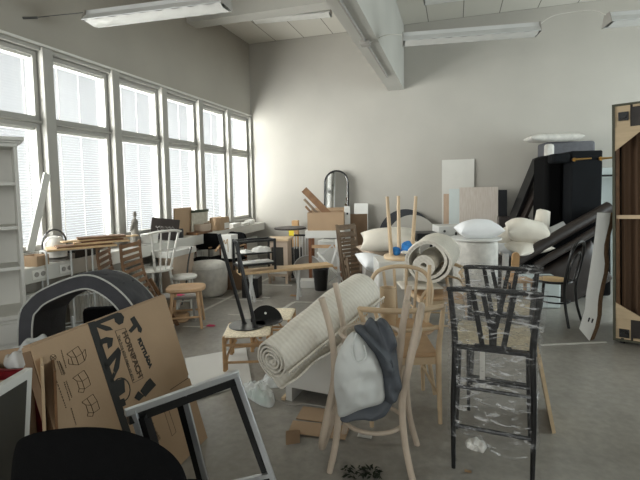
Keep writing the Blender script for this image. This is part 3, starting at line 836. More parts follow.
# beige carton under sill, hose
y0 = PX(173, 255, -3.56).y; y1 = PX(193.5, 255, -3.56).y; ym = (y0 + y1) / 2
t = thing('carton', 'large plain beige carton under the sill behind the small white stool', 'box', (-3.68, ym, 0), .0)
build(MB().bb(-.12, .12, y0 - ym, y1 - ym, 0, .66), 'body', 'linen_beige', t, bevel=.004)
build(MB().bb(-.002, .002, y0 - ym, y1 - ym, .6595, .6615), 'top_seam', 'cardboard_dark', t)
solo(MB().bb(-3.815, -3.40, y0 - .1, y1 + .03, .842, .90), 'white_shelf_board', 'white_laminate', 'thick white shelf board lying on the sill over the beige carton', 'board', bevel=.004) if False else solo(MB().bb(-3.80, -3.53, y0 - .1, y1 + .03, .6625, .74), 'white_shelf_board', 'white_laminate', 'thick white shelf board lying across the beige carton', 'board', bevel=.004)
p0 = V((-3.50, ym, 0))
solo(MB().tube([(p0.x, p0.y + .1, .755), (p0.x + .04, p0.y - .05, .55), (p0.x + .04, p0.y - .12, .25), (p0.x + .02, p0.y - .2, .015)], .012, 8, smooth=6), 'grey_hose', 'dark_steel', 'thin grey hose hanging down the front of the beige carton', 'hose')
# pouf
p = PD(209, 290, 6.15); p.z = 0
p = G(209, 294.5, 0)
t = thing('pouf', 'round light grey felt pouf standing beyond the small white stool', 'pouf', p, 0)
m = MB().lathe(lathe_rings(.275, 0.0, .49, .08), seg=40)
for v in m.bm.verts: v.co += V((v.co.x, v.co.y, 0)) * .06 * noise.noise(v.co * 5)
build(m, 'body', 'grey_felt', t, sharp=60)
pts = [(.278 * math.cos(a), .278 * math.sin(a), .42) for a in [2 * PI * k / 40 for k in range(40)]]
build(MB().tube(pts, .006, 6, closed=True), 'seam', 'grey_felt', t)
# small white stool, low step, wood stool
p = PD(184, 285, 5.55); p.z = 0
round_stool('small_stool', 'small white round stool standing between beige carton and grey pouf', 'stool', p, .4, 'white_paint', h=.45, r=.17, splay=.03, legs=4)
p = PD(178, 285, 5.12); p.z = 0
t = thing('step_stool', 'low grey step board under a pink paper scrap', 'step', p, R(20))
build(MB().bb(-.26, .24, -.12, .12, .27, .30), 'top', 'grey_board', t, bevel=.005)
for x in (-.22, .2): build(MB().bb(x - .012, x + .012, -.1, .1, 0, .27), 'side', 'grey_board', t)
pk = p + V((.02, -.02, .3015))
def scrap(c, s, mat, label, seed=0, name='paper_scrap'):
    m = MB(); rows = []
    for i in range(6):
        rows.append([V(c) + V(((i / 5 - .5) * s, (j / 4 - .5) * s * .6, .004 + .02 * s * 5 * abs(noise.noise(V((i * .7, j * .9, seed)))))) for j in range(5)])
    m.grid(rows)
    m2 = m
    ret = bmesh.ops.solidify(m.bm, geom=m.bm.faces[:], thickness=.0015)
    return solo(m2, name, mat, label, 'paper scrap')
scrap(pk, .13, 'pink_paper', 'pink paper scrap lying on the low grey step', 1)
scrap(G(211, 326, .002), .10, 'pink_paper', 'pink paper scrap on the floor between wooden stool and rattan stool', 2)
scrap(G(266, 298, .002), .12, 'paper', 'crumpled white paper scrap on the far floor beside the taped line', 3)
scrap(G(295, 296, .002), .14, 'ochre', 'yellowish paper scrap on the floor before the black bin', 6)
p = G(190, 323, 0)
round_stool('wooden_stool', 'light brown wooden stool with rounded square seat, alone on the open floor', 'stool', G(187.5, 325), R(28), 'oak', h=.45, r=.215, splay=.055, legs=4, square=True, leg_r=.02, r0=.19, seat_t=.045)
solo(MB().disc((G(181, 321).x, G(181, 321).y, 0.0), .1, .1, bev=.02), 'wood_block', 'oak', 'round wooden block on the floor under the square wooden stool', 'block')

# dark leather-seated wooden chairs
for i, (px, py, f, rz, lb) in enumerate(((205, 290, 6.5, R(200), 'reddish brown wooden chair with black leather back, against the far sill'), (227, 292, 6.7, R(160), 'reddish brown chair with black seat, beside the white box with golden mark'))):
    p = PD(px + 1.5, py, f + .2); p.z = 0
    t = thing('leather_chair', lb, 'chair', p, rz, 'leather chairs by the far sill')
    build(MB().pillow((0, 0, .45), (.46, .44, .08), seed=i, pinch=.02, power=6), 'seat', 'black_fabric', t)
    build(MB().pillow((0, -.21, .72), (.44, .05, .26), seed=i + 3, pinch=.02, power=6), 'backrest', 'black_fabric', t)
    for sx in (-1, 1):
        build(MB().bar((sx * .2, .19, 0), (sx * .2, .19, .44), .034), 'leg', 'reddish_wood', t, bevel=.004)
        build(MB().bar((sx * .2, -.2, 0), (sx * .2, -.21, .66), .034), 'leg', 'reddish_wood', t, bevel=.004)
        build(MB().bar((sx * .2, .2, .62), (sx * .2, -.2, .66), .034, .02), 'armrest', 'oak', t, bevel=.004)
p = PD(230, 262, 6.6)
t = thing('white_box', 'upright white box with golden printed mark, on the leather chair', 'box', V((p.x, p.y, .50)), R(-10))
build(MB().bb(-.1, .1, -.08, .08, 0, .36), 'body', 'white_laminate', t, bevel=.004)
m = MB().tube([(-.05, -.082, .24), (-.03, -.082, .28), (.0, -.082, .22), (.03, -.082, .3), (.04, -.082, .1)], .008, 6, smooth=4, flat=.3)
build(m, 'printed_mark', 'brass', t)
# bench, cube frame, bin below
pa, pb = G(238, 271, .46), G(330, 263, .46)
d = (pb - pa).normalized()
t = thing('plank_bench', 'long pale wooden plank resting on white legs, before the far corner', 'bench', ((pa + pb) / 2).to_2d().to_3d(), 0)
build(MB().bar(pa + V((0, 0, -.02)), pb + V((0, 0, -.02)), .27, .035, up=V((-d.y, d.x, 0)).cross(d)), 'plank', 'plank_wood', t, True, bevel=.004) if False else build(MB().box((pa + pb) / 2 + V((0, 0, -.02)), ((pb - pa).length, .26, .035), (0, 0, rzto(d))), 'plank', 'plank_wood', t, True, bevel=.004)
nrm = V((-d.y, d.x, 0))
for u in (.12, .62):
    c = pa.lerp(pb, u)
    for s in (-1, 1):
        build(MB().bar((c.x + nrm.x * s * .09, c.y + nrm.y * s * .09, .423), (c.x + nrm.x * s * .12 + d.x * (.12 if s > 0 else -.05), c.y + nrm.y * s * .12, 0), .03), 'leg', 'white_metal', t, True)
pc = pa.lerp(pb, .17)
t = thing('side_table', 'black open cube frame side table with pale shelves, standing on the plank bench', 'side table', (pc.x, pc.y, .458), rzto(d) + .1)
w2, hh = .25, .42
for sx in (-1, 1):
    for sy in (-1, 1): build(MB().bar((sx * w2, sy * .12, 0), (sx * w2, sy * .12, hh), .03), 'leg', 'black_paint', t, bevel=.003)
for z, nm in ((.09, 'lower_frame'), (hh - .02, 'upper_frame')):
    m = MB()
    m.bar((-w2, -.12, z), (w2, -.12, z), .028).bar((-w2, .12, z), (w2, .12, z), .028).bar((-w2, -.12, z), (-w2, .12, z), .028).bar((w2, -.12, z), (w2, .12, z), .028)
    build(m, nm, 'black_paint', t)
build(MB().bb(-w2 + .02, w2 - .02, -.1, .1, .1, .115), 'lower_shelf', 'white_laminate', t)
build(MB().bb(-w2 + .02, w2 - .02, -.1, .1, .22, .24), 'middle_shelf', 'black_paint', t)
for i, (x, sc) in enumerate(((-.12, 1), (.05, 1.25), (.15, .8))):
    c = V((pc.x, pc.y, 0)) + d * x
    solo(MB().blob([(c.x + .09 * sc * math.cos(a) * (1 + .3 * math.sin(3 * a + i)), c.y + .07 * math.sin(a), .70 + .0) for a in [2 * PI * k / 10 for k in range(10)]], (0, 0, 1), .05 * sc, .05, seed=i, wr=.03), 'crumpled_paper', 'paper', ['crumpled white paper by the window end inside the black cube frame', 'larger crumpled white paper in the middle of the black cube frame', 'small crumpled white paper at the right inside the black cube frame'][i], 'paper', 'crumpled papers in the cube frame')
p = PD(252, 286, 6.2); p.z = 0
solo(MB().box((p.x, p.y, .14), (.24, .24, .28), (0, 0, .2)), 'black_crate', 'black_plastic', 'black box on the floor under the plank bench', 'box', bevel=.008)
p = PD(237, 290, 6.75); p.z = 0
solo(carton(MB(), (p.x, p.y, 0), (.3, .28, .42), .2), 'carton', 'cardboard_dark', 'open brown carton on the floor behind the tall black rods', 'box')
# toy oven cabinet
p = PD(280, 272, 7.1); zt2 = .30
t = thing('wooden_cabinet', 'small pale wooden cabinet with dark square opening and slotted base, beyond the bench', 'cabinet', (p.x, p.y, 0), R(8))
w3 = .17
build(MB().bb(-w3, w3, -.14, .14, .12, .16).bb(-w3, -w3 + .02, -.14, .14, .16, .70).bb(w3 - .02, w3, -.14, .14, .16, .70).bb(-w3 + .02, w3 - .02, .12, .14, .16, .70), 'body', 'linen_beige', t, bevel=.003)
build(MB().bb(-w3 - .03, w3 + .03, -.18, .16, .70, .745), 'top', 'pale_birch', t, bevel=.006)
build(MB().bb(-w3 + .02, w3 - .02, -.138, -.12, .60, .70).bb(-w3 + .02, -w3 + .07, -.138, -.12, .3, .6).bb(w3 - .07, w3 - .02, -.138, -.12, .3, .6).bb(-w3 + .02, w3 - .02, -.138, -.12, .25, .3), 'door_frame', 'linen_beige', t)
build(MB().bb(-w3 + .07, w3 - .07, -.125, -.118, .3, .6), 'door_panel', 'screen_dark', t)
m = MB()
for k in range(6): m.bb(-w3 + .03 + k * .05, -w3 + .055 + k * .05, -.138, -.12, .17, .24)
m.bb(-w3 + .02, w3 - .02, -.12, -.115, .16, .25)
build(m, 'grille', 'paper', t)
for sx in (-1, 1):
    for sy in (-1, 1): build(MB().bb(sx * .14 - .02, sx * .14 + .02, sy * .11 - .02, sy * .11 + .02, 0, .12), 'leg', 'linen_beige', t)
# round table with post-it, white rack
p = PD(291, 268, 7.6); p.z = 0
t = thing('round_table', 'small round table with pedestal and a yellow note, near the corner', 'table', p, 0)
build(MB().disc((0, 0, .83), .28, .03), 'table_top', 'dark_brown', t)
build(MB().tube([(0, 0, .02), (0, 0, .83)], .03, 12), 'pedestal', 'dark_steel', t)
build(MB().disc((0, 0, 0), .2, .025), 'base', 'dark_steel', t)
build(MB().box((.13, -.285, .79), (.085, .002, .085), (0, 0, .1)), 'note', 'yellow_paper', t)
p = PD(281, 240, 7.95)
solo(MB().box((p.x, 8.15, .45), (.13, .1, .9), (0, 0, .1)), 'wood_post', 'ochre', 'short ochre wooden post standing against the back wall behind the small cabinet', 'post', bevel=.005)
p = PD(303, 275, 7.4); p.z = 0
t = thing('drying_rack', 'white slatted metal rack standing behind the bench, beside the round table', 'rack', p, R(10))
for sx in (-1, 1): build(MB().bar((sx * .14, 0, 0), (sx * .14, 0, .78), .02), 'post', 'white_metal', t)
for k in range(5): build(MB().bar((-.1 + .05 * k, 0, .2), (-.1 + .05 * k, 0, .74), .018), 'slat', 'white_metal', t)
for z in (.2, .74): build(MB().bar((-.15, -.012, z), (.15, -.012, z), .03), 'rail', 'black_paint', t)
p = PD(306, 270, 7.0); p.z = 0
t = thing('floor_tray', 'round grey tray leaning on the white rack behind the bench', 'tray', p, 0, None, (R(60), 0, R(10)))
build(MB().disc((0, .24, -.01), .24, .02), 'plate', 'grey_board', t)
build(MB().tube([(.235 * math.cos(a), .24 + .235 * math.sin(a), .012) for a in [2 * PI * k / 36 for k in range(36)]], .008, 6, closed=True), 'rim', 'white_metal', t)
p = PD(312, 274, 6.72); p.z = 0
solo(MB().box((p.x, p.y, .06), (.36, .2, .12), (0, 0, .3)), 'white_crate', 'white_laminate', 'flat white box on the floor beneath the grey tray', 'box', bevel=.006)
solo(MB().lathe([(0, .0), (.09, 0), (.10, .02), (.10, .5), (.09, .52), (0, .52)], (PD(297, 270, 7.5).x, PD(297, 270, 7.5).y, 0), 28), 'black_drum', 'black_plastic', 'black round drum standing behind the small wooden cabinet', 'drum')
# waste bin
p = PD(321, 287, 5.7); p.z = 0
p = G(321, 290)
t = thing('waste_bin', 'black plastic waste bin on the open floor below the plank bench', 'bin', p, 0)
build(MB().lathe([(0, 0), (.085, 0), (.092, .01), (.118, .33), (.112, .33), (.086, .02), (0, .02)], seg=32), 'body', 'black_plastic', t, sharp=50)
build(MB().tube([(.118 * math.cos(a), .118 * math.sin(a), .328) for a in [2 * PI * k / 36 for k in range(36)]], .007, 8, closed=True), 'rim', 'black_plastic', t)
# ================================================================ back wall, middle
# arched mirror
a = PY(336.5, 214, 8.2)
t = thing('arched_mirror', 'tall arched mirror with thin black frame leaning on the back wall', 'mirror', (a.x, 8.14, .55), 0, None, (R(-4), 0, 0))
mw, mh = .235, 1.32
prof = [(-mw, 0, 0)] + [(-mw * math.cos(q), 0, mh - mw + mw * math.sin(q)) for q in [PI * k / 20 for k in range(21)]] + [(mw, 0, 0)]
build(MB().prism([(x, .004, z) for x, y, z in prof], (0, .012, 0)), 'glass', 'mirror_glass', t)
build(MB().tube(prof, .017, 8, closed=True, flat=1.0), 'frame', 'black_paint', t)
solo(MB().bb(a.x - .3, a.x + .3, 7.9, 8.28, 0, .53), 'low_chest', 'white_laminate', 'low white chest behind the brown carton, carrying the arched mirror', 'chest', bevel=.006)
# white panel and cardboard right of the mirror
p = PY(360, 225, 8.1)
solo(MB().box((p.x, 8.2, .86), (.27, .02, .74), (R(-5), 0, 0)), 'white_slab', 'white_laminate', 'small white panel leaning on the back wall right of the arched mirror', 'panel', bevel=.003)
solo(MB().bb(p.x - .22, p.x + .22, 8.0, 8.3, 0, .49), 'low_box', 'grey_board', 'low grey box at the back wall under the small white panel', 'box', bevel=.006)
# white table with cardboard box
pl, pr = PD(308, 231, 6.75), PD(346, 231, 6.75)
tz = .86
c = PD(327, 236, 7.15)
rz = YAW - R(6)
t = thing('work_table', 'white topped table with wooden frame legs, carrying the big brown carton', 'table', (c.x, c.y, 0), rz)
build(MB().bb(-.33, .30, -.25, .25, tz - .12, tz), 'table_top', 'white_laminate', t, bevel=.005)
for sx in (-.26, .24):
    for sy in (-.19, .19): build(MB().bar((sx, sy, tz - .12), (sx, sy, 0), .05, .035), 'leg', 'reddish_wood', t)
build(MB().bar((-.26, -.19, .6), (.24, -.19, .6), .03, .05), 'cross_rail', 'oak', t)
build(MB().bar((-.26, -.19, .25), (.24, -.19, .25), .03, .04), 'cross_rail', 'oak', t)
Rz = Matrix.Rotation(rz, 3, 'Z')
cc = V((c.x, c.y, tz + .001)) + Rz @ V((-.0, -.02, 0))
t = thing('moving_carton', 'big brown open carton on the white topped table, planks sticking out', 'box', cc, rz)
m = MB(); carton(m, (0, 0, 0), (.58, .42, .29)); build(m, 'body', 'cardboard', t)
build(MB().box((0, -.30, .20), (.30, .006, .14), (R(-55), 0, 0)) if False else MB().bb(-.12, .16, -.216, -.212, .0, .06), 'flap_tab', 'cardboard', t)
build(MB().box((.0, .255, .315), (.56, .006, .10), (R(-60), 0, 0)), 'flap', 'cardboard', t)
for i, (x0, z0, x1, z1, w_, mt, lb) in enumerate(((.22, .06, -.36, .66, .11, 'brown_wood', 'wide brown plank sticking out highest from the big carton'), (.05, .05, -.37, .50, .04, 'weathered', 'narrow weathered slat under the wide plank in the big carton'), (-.06, .04, -.36, .38, .035, 'brown_wood', 'lowest brown slat leaning out of the big carton'))):
    a = cc + Rz @ V((x0, -.05 + .07 * i, z0)); b = cc + Rz @ V((x1, -.05 + .07 * i, z1))
    solo(MB().bar(a, b, w_, .022, up=Rz @ V((0, 1, 0))), 'plank', mt, lb, 'plank', 'planks in the big carton', bevel=.003)
a = cc + Rz @ V((.22, -.12, .02)); b = a + V((.0, 0, .36))
a = PD(346, 232, 6.3); 
t = thing('white_bracket_board', 'narrow upright white board with a dark hole, beside the big carton', 'board', cc + Rz @ V((.345, -.1, -tz)), rz)
build(MB().bb(-.045, .045, -.012, .012, 0, 1.24), 'board', 'white_laminate', t, bevel=.004)
build(MB().disc((0, -.0135, 1.12), .018, .002, Matrix.Rotation(PI / 2, 3, 'X')), 'hole', 'black_paint', t)
# tall cardboard sheet right of the table
p = PD(357, 262, 7.2); p.z = 0
solo(MB().box((p.x, p.y, .55), (.36, .04, 1.10), (R(-7), 0, rz)), 'cardboard_sheet', 'cardboard_dark', 'tall dark brown cardboard sheet standing behind the slatted folding chairs', 'cardboard')
# weathered folding chairs
p = PD(357, 276, 6.2); p.z = 0
fc = slat_chair('garden_chair', 'weathered brown slatted folding chair leaning at the table, the nearer one', p, rz + R(228), 'weathered', 'weathered folding chairs', h=.98, tilt=.2, curve=.02, w=.34, n=6)
p2 = PD(354, 270, 6.55); p2.z = 0
dup(fc, p2, rz + R(222), 'weathered brown slatted folding chair, the one half hidden behind its twin')
# trestle / easel legs in white metal
p = PD(336, 277, 6.62); p.z = 0
t = thing('trestle', 'white metal folding trestle with crossed thin legs, in front of the table', 'trestle', p, rz)
for x0, x1, y in ((-.28, .22, -.03), (.02, -.2, .03)): build(MB().bar((x0, y, .56) if x0 < 0 else (x0, y, .62), (x1, y, 0), .03), 'leg', 'bright_white', t)
for x0, x1, z in ((.0, .06, .75), (.09, .14, .75)): build(MB().bar((x0, .07, z), (x1, .07, 0), .034), 'leg', 'bright_white', t)
build(MB().bar((-.28, -.03, .45), (-.05, .03, .66), .02), 'brace', 'white_metal', t)
build(MB().bar((-.05, .03, .66), (.25, .03, .1), .02), 'brace', 'white_metal', t)
build(MB().bar((-.12, .0, .08), (.2, .0, .36), .018), 'brace', 'white_metal', t)
# black thin metal frame behind pillows
p = PD(368, 262, 6.3); p.z = 0
t = thing('metal_stand', 'thin black metal folding stand between cardboard sheet and grey pillows', 'stand', p, rz)
for a, b in (((-.16, 0, .12), (.1, 0, .5)), ((-.12, .06, .5), (.12, .06, .1)), ((-.16, 0, .12), (-.16, .0, 0)), ((.12, .06, .1), (.12, .06, 0))): build(MB().bar(a, b, .018), 'rod', 'black_paint', t)
# round mirror on the wall, its reflection painted as flat wall colour
a = PY(411, 238, 8.1)
def leaning_disc(name, mat, label, cx, zc, r, y, tt=.03):
    t = MB().disc((0, 0, -tt / 2), r, tt, seg=56); Rm = Matrix.Rotation(R(80), 3, 'X')
    for v in t.bm.verts: v.co = Rm @ v.co + V((cx, y, zc))
    return solo(t, name, mat, label, 'table top')
dA = PY(405, 237, 8.15); dB = PY(412, 240, 8.0)
leaning_disc('round_slab', 'black_board', 'large black rim disc of a round mirror leaning on the back wall, behind the whitish face', dA.x, .62, .50, 8.2)
leaning_disc('round_slab', 'plaster', 'large whitish round mirror face with flat painted reflection, leaning in front of the black rim', dB.x, .56, .46, 8.08)
p = PD(428, 234, 7.0)
t = thing('low_table', 'low black table with white top, before the leaning round mirror', 'table', (PD(425, 262, 7.0).x, PD(425, 262, 7.0).y, 0), YAW)
build(MB().bb(-.17, .17, -.2, .2, .68, .80), 'body', 'black_paint', t, bevel=.004)
for sx in (-.14, .14):
    for sy in (-.16, .16): build(MB().bb(sx - .02, sx + .02, sy - .02, sy + .02, 0, .68), 'leg', 'black_paint', t)
p = PD(450, 236, 7.1); p.z = 0
t = thing('white_cabinet', 'white cabinet with dark slots, between round mirror and ottoman', 'cabinet', (p.x, p.y, 0), YAW)
build(MB().bb(-.24, .24, -.2, .2, 0, .9), 'body', 'white_laminate', t, bevel=.005)
build(MB().bb(.02, .05, -.206, -.2, .55, .8), 'slot', 'black_paint', t)
build(MB().lathe([(0, 0), (.018, 0), (.02, .012), (0, .016)], (-.15, -.2, .82), 16, Matrix.Rotation(PI / 2, 3, 'X')), 'knob', 'dark_steel', t)
build(MB().bb(-.24, -.02, -.206, -.2, .06, .7), 'door', 'white_paint', t)
# pillows heaped left of the stool
def pillow(px, py, f, size, rot, mat, label, seed, group='pillows heaped at the back', z=None, cat='pillow', **k):
    p = PD(px, py, f)
    if z is not None: p.z = z
    return solo(MB().pillow(p, size, Euler(rot).to_matrix(), seed=seed, **dict(dict(power=3.0, pinch=.12, n=16), **k)), 'pillow', mat, label, cat, group, sub=1, sharp=80)
pillow(388, 239, 6.0, (.78, .5, .26), (R(20), R(-4), YAW + R(-8)), 'linen', 'large pale pillow highest in the heap behind the upturned bar stool', 1)
pillow(378, 252, 6.1, (.50, .4, .16), (R(10), R(10), YAW + R(30)), 'linen_beige', 'pinkish beige pillow squeezed under the large pale pillow', 2)
pillow(375, 263, 5.7, (.44, .42, .20), (R(15), R(14), YAW + R(20)), 'white_cotton', 'white pillow lowest in the heap, beside the folding chairs', 3)
p = PD(385, 285, 6.05); p.z = 0
solo(MB().box((p.x, p.y, .26), (.6, .45, .44), (0, 0, YAW)).box((p.x, p.y, .02), (.5, .35, .04), (0, 0, YAW)), 'storage_box', 'grey_board', 'grey box hidden beneath the heap of pale pillows', 'box', bevel=.01)
# white box with upturned stool
p = PD(400, 284, 4.85); p.z = 0
t = thing('white_chest', 'plain white chest under the upturned wooden bar stool', 'chest', (p.x, p.y, 0), YAW)
bz = .735
build(MB().bb(-.27, .27, -.2, .22, .05, bz), 'body', 'white_laminate', t, bevel=.006)
build(MB().bb(-.25, .25, -.18, .2, 0, .05), 'plinth', 'grey_board', t)
build(MB().bb(-.262, .262, -.205, -.2, .42, bz - .02), 'door', 'white_laminate', t, bevel=.003)
s_ = round_stool('bar_stool', 'pale wooden bar stool turned upside down on the white chest', 'bar stool', V((p.x, p.y, 0)) + RGT * .01 + V((0, 0, bz + .701)), YAW + R(12), 'pale_birch', h=.70, r=.19, splay=.05, legs=3, rungs=False, rot=(PI, 0, YAW + R(57)), leg_r=.024, seat_t=.045, r0=.13)
c = p + V((0, 0, bz + .05)) + RGT * .03 + FWD * -.03
for i, (dx, dz, s, lb) in enumerate(((-.075, .0, .05, 'small blue yarn ball at the left inside the upturned stool'), (.06, .03, .085, 'big blue yarn ball inside the upturned stool'))):
    q = c + RGT * dx + V((0, 0, s * .8))
    m = MB().lathe([(0, -s)] + [(s * math.cos(a), s * math.sin(a)) for a in [-PI / 2 + PI * k / 14 for k in range(1, 14)]] + [(0, s)], q, 24)
    for v in m.bm.verts: v.co += (v.co - q) * .22 * noise.noise(v.co * 18)
    solo(m, 'yarn_ball', 'blue_yarn', lb, 'yarn', 'blue yarn in the upturned stool', sub=1, sharp=80)
q = c + RGT * .0 + FWD * -.1 + V((0, 0, .04))
solo(MB().pillow(q, (.09, .06, .05), (0, 0, .4), seed=5, n=8), 'cloth_scrap', 'paper', 'little pale cloth scrap in front of the blue yarn', 'cloth')
# panels against the back wall
def panel(x0, x1, y0, y1, Y, mat, name, label, lean=4, th=.02, cat='panel', zb=None, group=None):
    a = PY(x0, y0, Y); b = PY(x1, y1, Y); z1 = a.z; zb = 0 if zb is None else zb
    a2 = PY(x0, y1, Y)
    return solo(MB().box(((a.x + b.x) / 2, Y - math.sin(R(lean)) * .2, (z1 + zb) / 2), (b.x - a.x, th, (z1 - zb) / math.cos(R(lean))), (R(-lean), 0, 0)), name, mat, label, cat, group, bevel=.003)
panel(442, 474, 160, 222, 8.325, 'white_paint', 'tall_board', 'tall off white board leaning on the back wall, highest of the leaning boards', .6)
panel(443.5, 450, 194, 222, 8.22, 'beige_strip', 'wood_strip', 'narrow pinkish wood strip leaning before the tall off white board', 3)
panel(449, 462, 189, 222, 8.08, 'teal_white', 'white_sheet', 'narrow pale greenish white sheet leaning beside the wood grain board', 3)
panel(459.5, 498, 187.5, 222, 7.98, 'driftwood', 'grain_board', 'whitewashed wood grain board leaning against the back wall boards', 3)
panel(494, 507, 190, 222, 8.14, 'black_board', 'dark_sheet', 'narrow charcoal sheet behind the wood grain board', 3)
p = PD(508, 217, 7.3)
solo(MB().bb(p.x - .16, p.x + .3, p.y - .2, p.y + .1, 0, p.z + .01), 'dark_chest', 'dark_brown', 'dark brown chest standing low before the charcoal sheet', 'chest', bevel=.006)
# ottoman with tray and white pillow
p = PD(475, 262, 5.75); p.z = 0
t = thing('ottoman', 'pale round fabric ottoman with white lid, white pillow on top', 'ottoman', (p.x, p.y, 0), 0)
oz = .86
m = MB().lathe(lathe_rings(.285, .05, oz - .03, .06), seg=44); build(m, 'body', 'grey_felt', t, sharp=60)
build(MB().disc((0, 0, 0), .24, .05), 'base', 'dark_brown', t)
build(MB().disc((0.0, 0, oz - .03), .33, .022, seg=48), 'lid', 'white_laminate', t)
pillow(478.5, 223.5, 5.75, (.56, .42, .25), (R(4), R(-2), YAW + R(-4)), 'white_cotton', 'bright white pillow lying on the round ottoman', 7, z=oz + .10, group=None)
# rolled rug draped over a chair
p = PD(436, 300, 4.38); p.z = 0
wc = wood_armchair('wooden_chair', 'pale wooden chair under the folded rug roll, behind the wrapped chairs', p, YAW + R(96), 'pale_birch', 'pale wooden chairs', top=.72, arms=False)
# rug: a fat folded roll
c0 = PD(424, 271, 4.35); c1 = PD(441, 243, 4.9)
ax = (c1 - c0); axd = ax.normalized(); sx_, sy_ = frame_from(axd)
m = MB(); rings = []
N = 72; turns = 2.6
def spiral(n, turns, r0, r1, th):
    out = []
    for i in range(n + 1):
        u = i / n; a = turns * 2 * PI * u; r = r0 + (r1 - r0) * u
        out.append((r * math.cos(a), r * math.sin(a)))
    return out
def rolled(m, c0, c1, sc0, sc1, prof, th, K=10, sag=0.0, bump=.006):
    axd = (c1 - c0).normalized(); x, y = frame_from(axd)
    n = len(prof); nr = []
    for i, (a, b) in enumerate(prof):
        p0 = prof[max(0, i - 1)]; p1 = prof[min(n - 1, i + 1)]; d = V((p1[0] - p0[0], p1[1] - p0[1])).normalized(); nr.append((-d.y, d.x))
    L = []
    for k in range(K + 1):
        u = k / K; c = c0.lerp(c1, u) - V((0, 0, sag * math.sin(u * PI))); s = sc0 + (sc1 - sc0) * u
        inn = []; out = []
        for i, (a, b) in enumerate(prof):
            e = bump * noise.noise(V((a * 9, b * 9, u * 6)))
            for lst, o in ((inn, -th / 2), (out, th / 2)):
                aa = a * s + nr[i][0] * (o + e); bb = b * s + nr[i][1] * (o + e)
                lst.append(m.bm.verts.new(c + x * aa + y * bb))
        L.append(inn + out[::-1])
    for A, B in zip(L, L[1:]):
        k = len(A)
        for i in range(k): m.bm.faces.new((A[i], A[(i + 1) % k], B[(i + 1) % k], B[i]))
    for A, fl in ((L[0], 0), (L[-1], 1)):
        k = len(A); h = k // 2
        for i in range(h - 1):
            f = (A[i], A[i + 1], A[k - 2 - i], A[k - 1 - i]); m.bm.faces.new(f if fl else f[::-1])
    return m
pr = []
for i in range(161):
    u = i / 160; a = 5.0 * 2 * PI * u; r = .022 + .082 * min(1, u / .62) + .085 * max(0, min(1, (u - .62) / .12)) + .012 * max(0, (u - .74) / .26)
    k = max(0, min(1, (u - .62) / .12))
    pr.append((1.08 * r * math.cos(a) + .035 * (1 - k), -(.98 * r * math.sin(a)) - .045 * (1 - k)))
e0 = V(pr[-1]); td = (e0 - V(pr[-2])).normalized()
for k in range(1, 9): q = e0 + td * (.026 * k); pr.append((q.x, q.y))
c0 = PD(428, 262, 4.25); c1 = PD(438, 252, 4.85)
m = rolled(MB(), c0, c1, 1.0, 1.04, pr, .028, K=12, bump=.014)
t = thing('rug_bundle', 'light grey rug rolled and folded over a wooden chair, behind the hoop-back chair', 'rug', (c0 + c1) / 2 - V((0, 0, .2)))
build(m, 'roll', 'rug', t, True, sharp=50)
solo(MB().pillow(PD(419, 285, 4.4), (.42, .36, .03), (0, 0, YAW), seed=2, pinch=.02, power=8), 'seat_cushion', 'linen', 'thin pale cushion on the wooden chair under the folded rug', 'cushion')

# ================================================================ right side
# pillows by the dark sofa
pillow(528, 232, 5.9, (.56, .42, .34), (R(12), R(13), YAW + R(-14)), 'linen', 'plump cream pillow on top of the heap before the black cabinet', 11, wr=.02, pinch=.05)
pillow(527, 247, 5.8, (.52, .44, .16), (R(10), R(-8), YAW + R(10)), 'linen', 'flat cream pillow beneath the plump cream pillow', 12)
pillow(506, 238, 6.1, (.34, .30, .26), (R(40), R(-30), YAW), 'linen', 'cream pillow between ottoman and plump cream pillow', 13)
pillow(507, 249, 6.0, (.30, .3, .2), (R(10), R(5), YAW), 'white_cotton', 'white pillow low between the ottoman and the flat cream pillow', 14)
pillow(557, 233, 5.96, (.40, .3, .10), (R(35), R(-22), YAW), 'white_cotton', 'thin white pillow with pointed corner on the dark headboard', 15)
p = PD(541, 224, 6.25)
a = PD(540, 236, 6.02); b = PD(543.5, 211, 6.06)
solo(MB().tube([a, a.lerp(b, .5), b, b + V((0.005, 0, .02))], [.10, .10, .088, .05], 20), 'bolster', 'linen', 'upright cream bolster between the plump pillow and black cabinet', 'bolster', sharp=60)
p = PD(514, 268, 6.2); p.z = 0
solo(MB().box((p.x, p.y, .26), (.52, .4, .52), (0, 0, YAW)), 'storage_box', 'dark_brown', 'dark box beneath the cream pillows, beside the ottoman', 'box', bevel=.01)
a = PD(505, 262, 5.3); 
t = thing('ladder_stool', 'small pale stool with upright rounded backboard, behind the wrapped chairs', 'stool', (PD(519, 300, 5.0).x, PD(519, 300, 5.0).y, 0), YAW)
b0 = PD(519, 262, 5.0)
build(MB().bb(-.14, .14, -.12, .12, .42, .45), 'seat', 'oak', t, bevel=.004)
for sx in (-.11, .11):
    for sy in (-.09, .09): build(MB().bb(sx - .015, sx + .015, sy - .015, sy + .015, 0, .42), 'leg', 'oak', t)
pts = [(-.055, .1, .45), (-.04, .1, .66)] + [(.005 + -.045 * math.cos(q), .1, .70 + .045 * math.sin(q)) for q in [PI * k / 8 for k in range(9)]] + [(.04, .1, .45)]
build(MB().prism(pts, (0, .025, 0)), 'backboard', 'ochre', t, bevel=.004)
t2 = PD(505, 258, 5.2)
solo(MB().box((t2.x, t2.y, t2.z / 2), (.10, .02, t2.z + .1), (R(-6), R(10), YAW + R(30))), 'picture_frame', 'grey_board', 'thin grey framed sheet standing left of the pale backboard stool', 'frame')
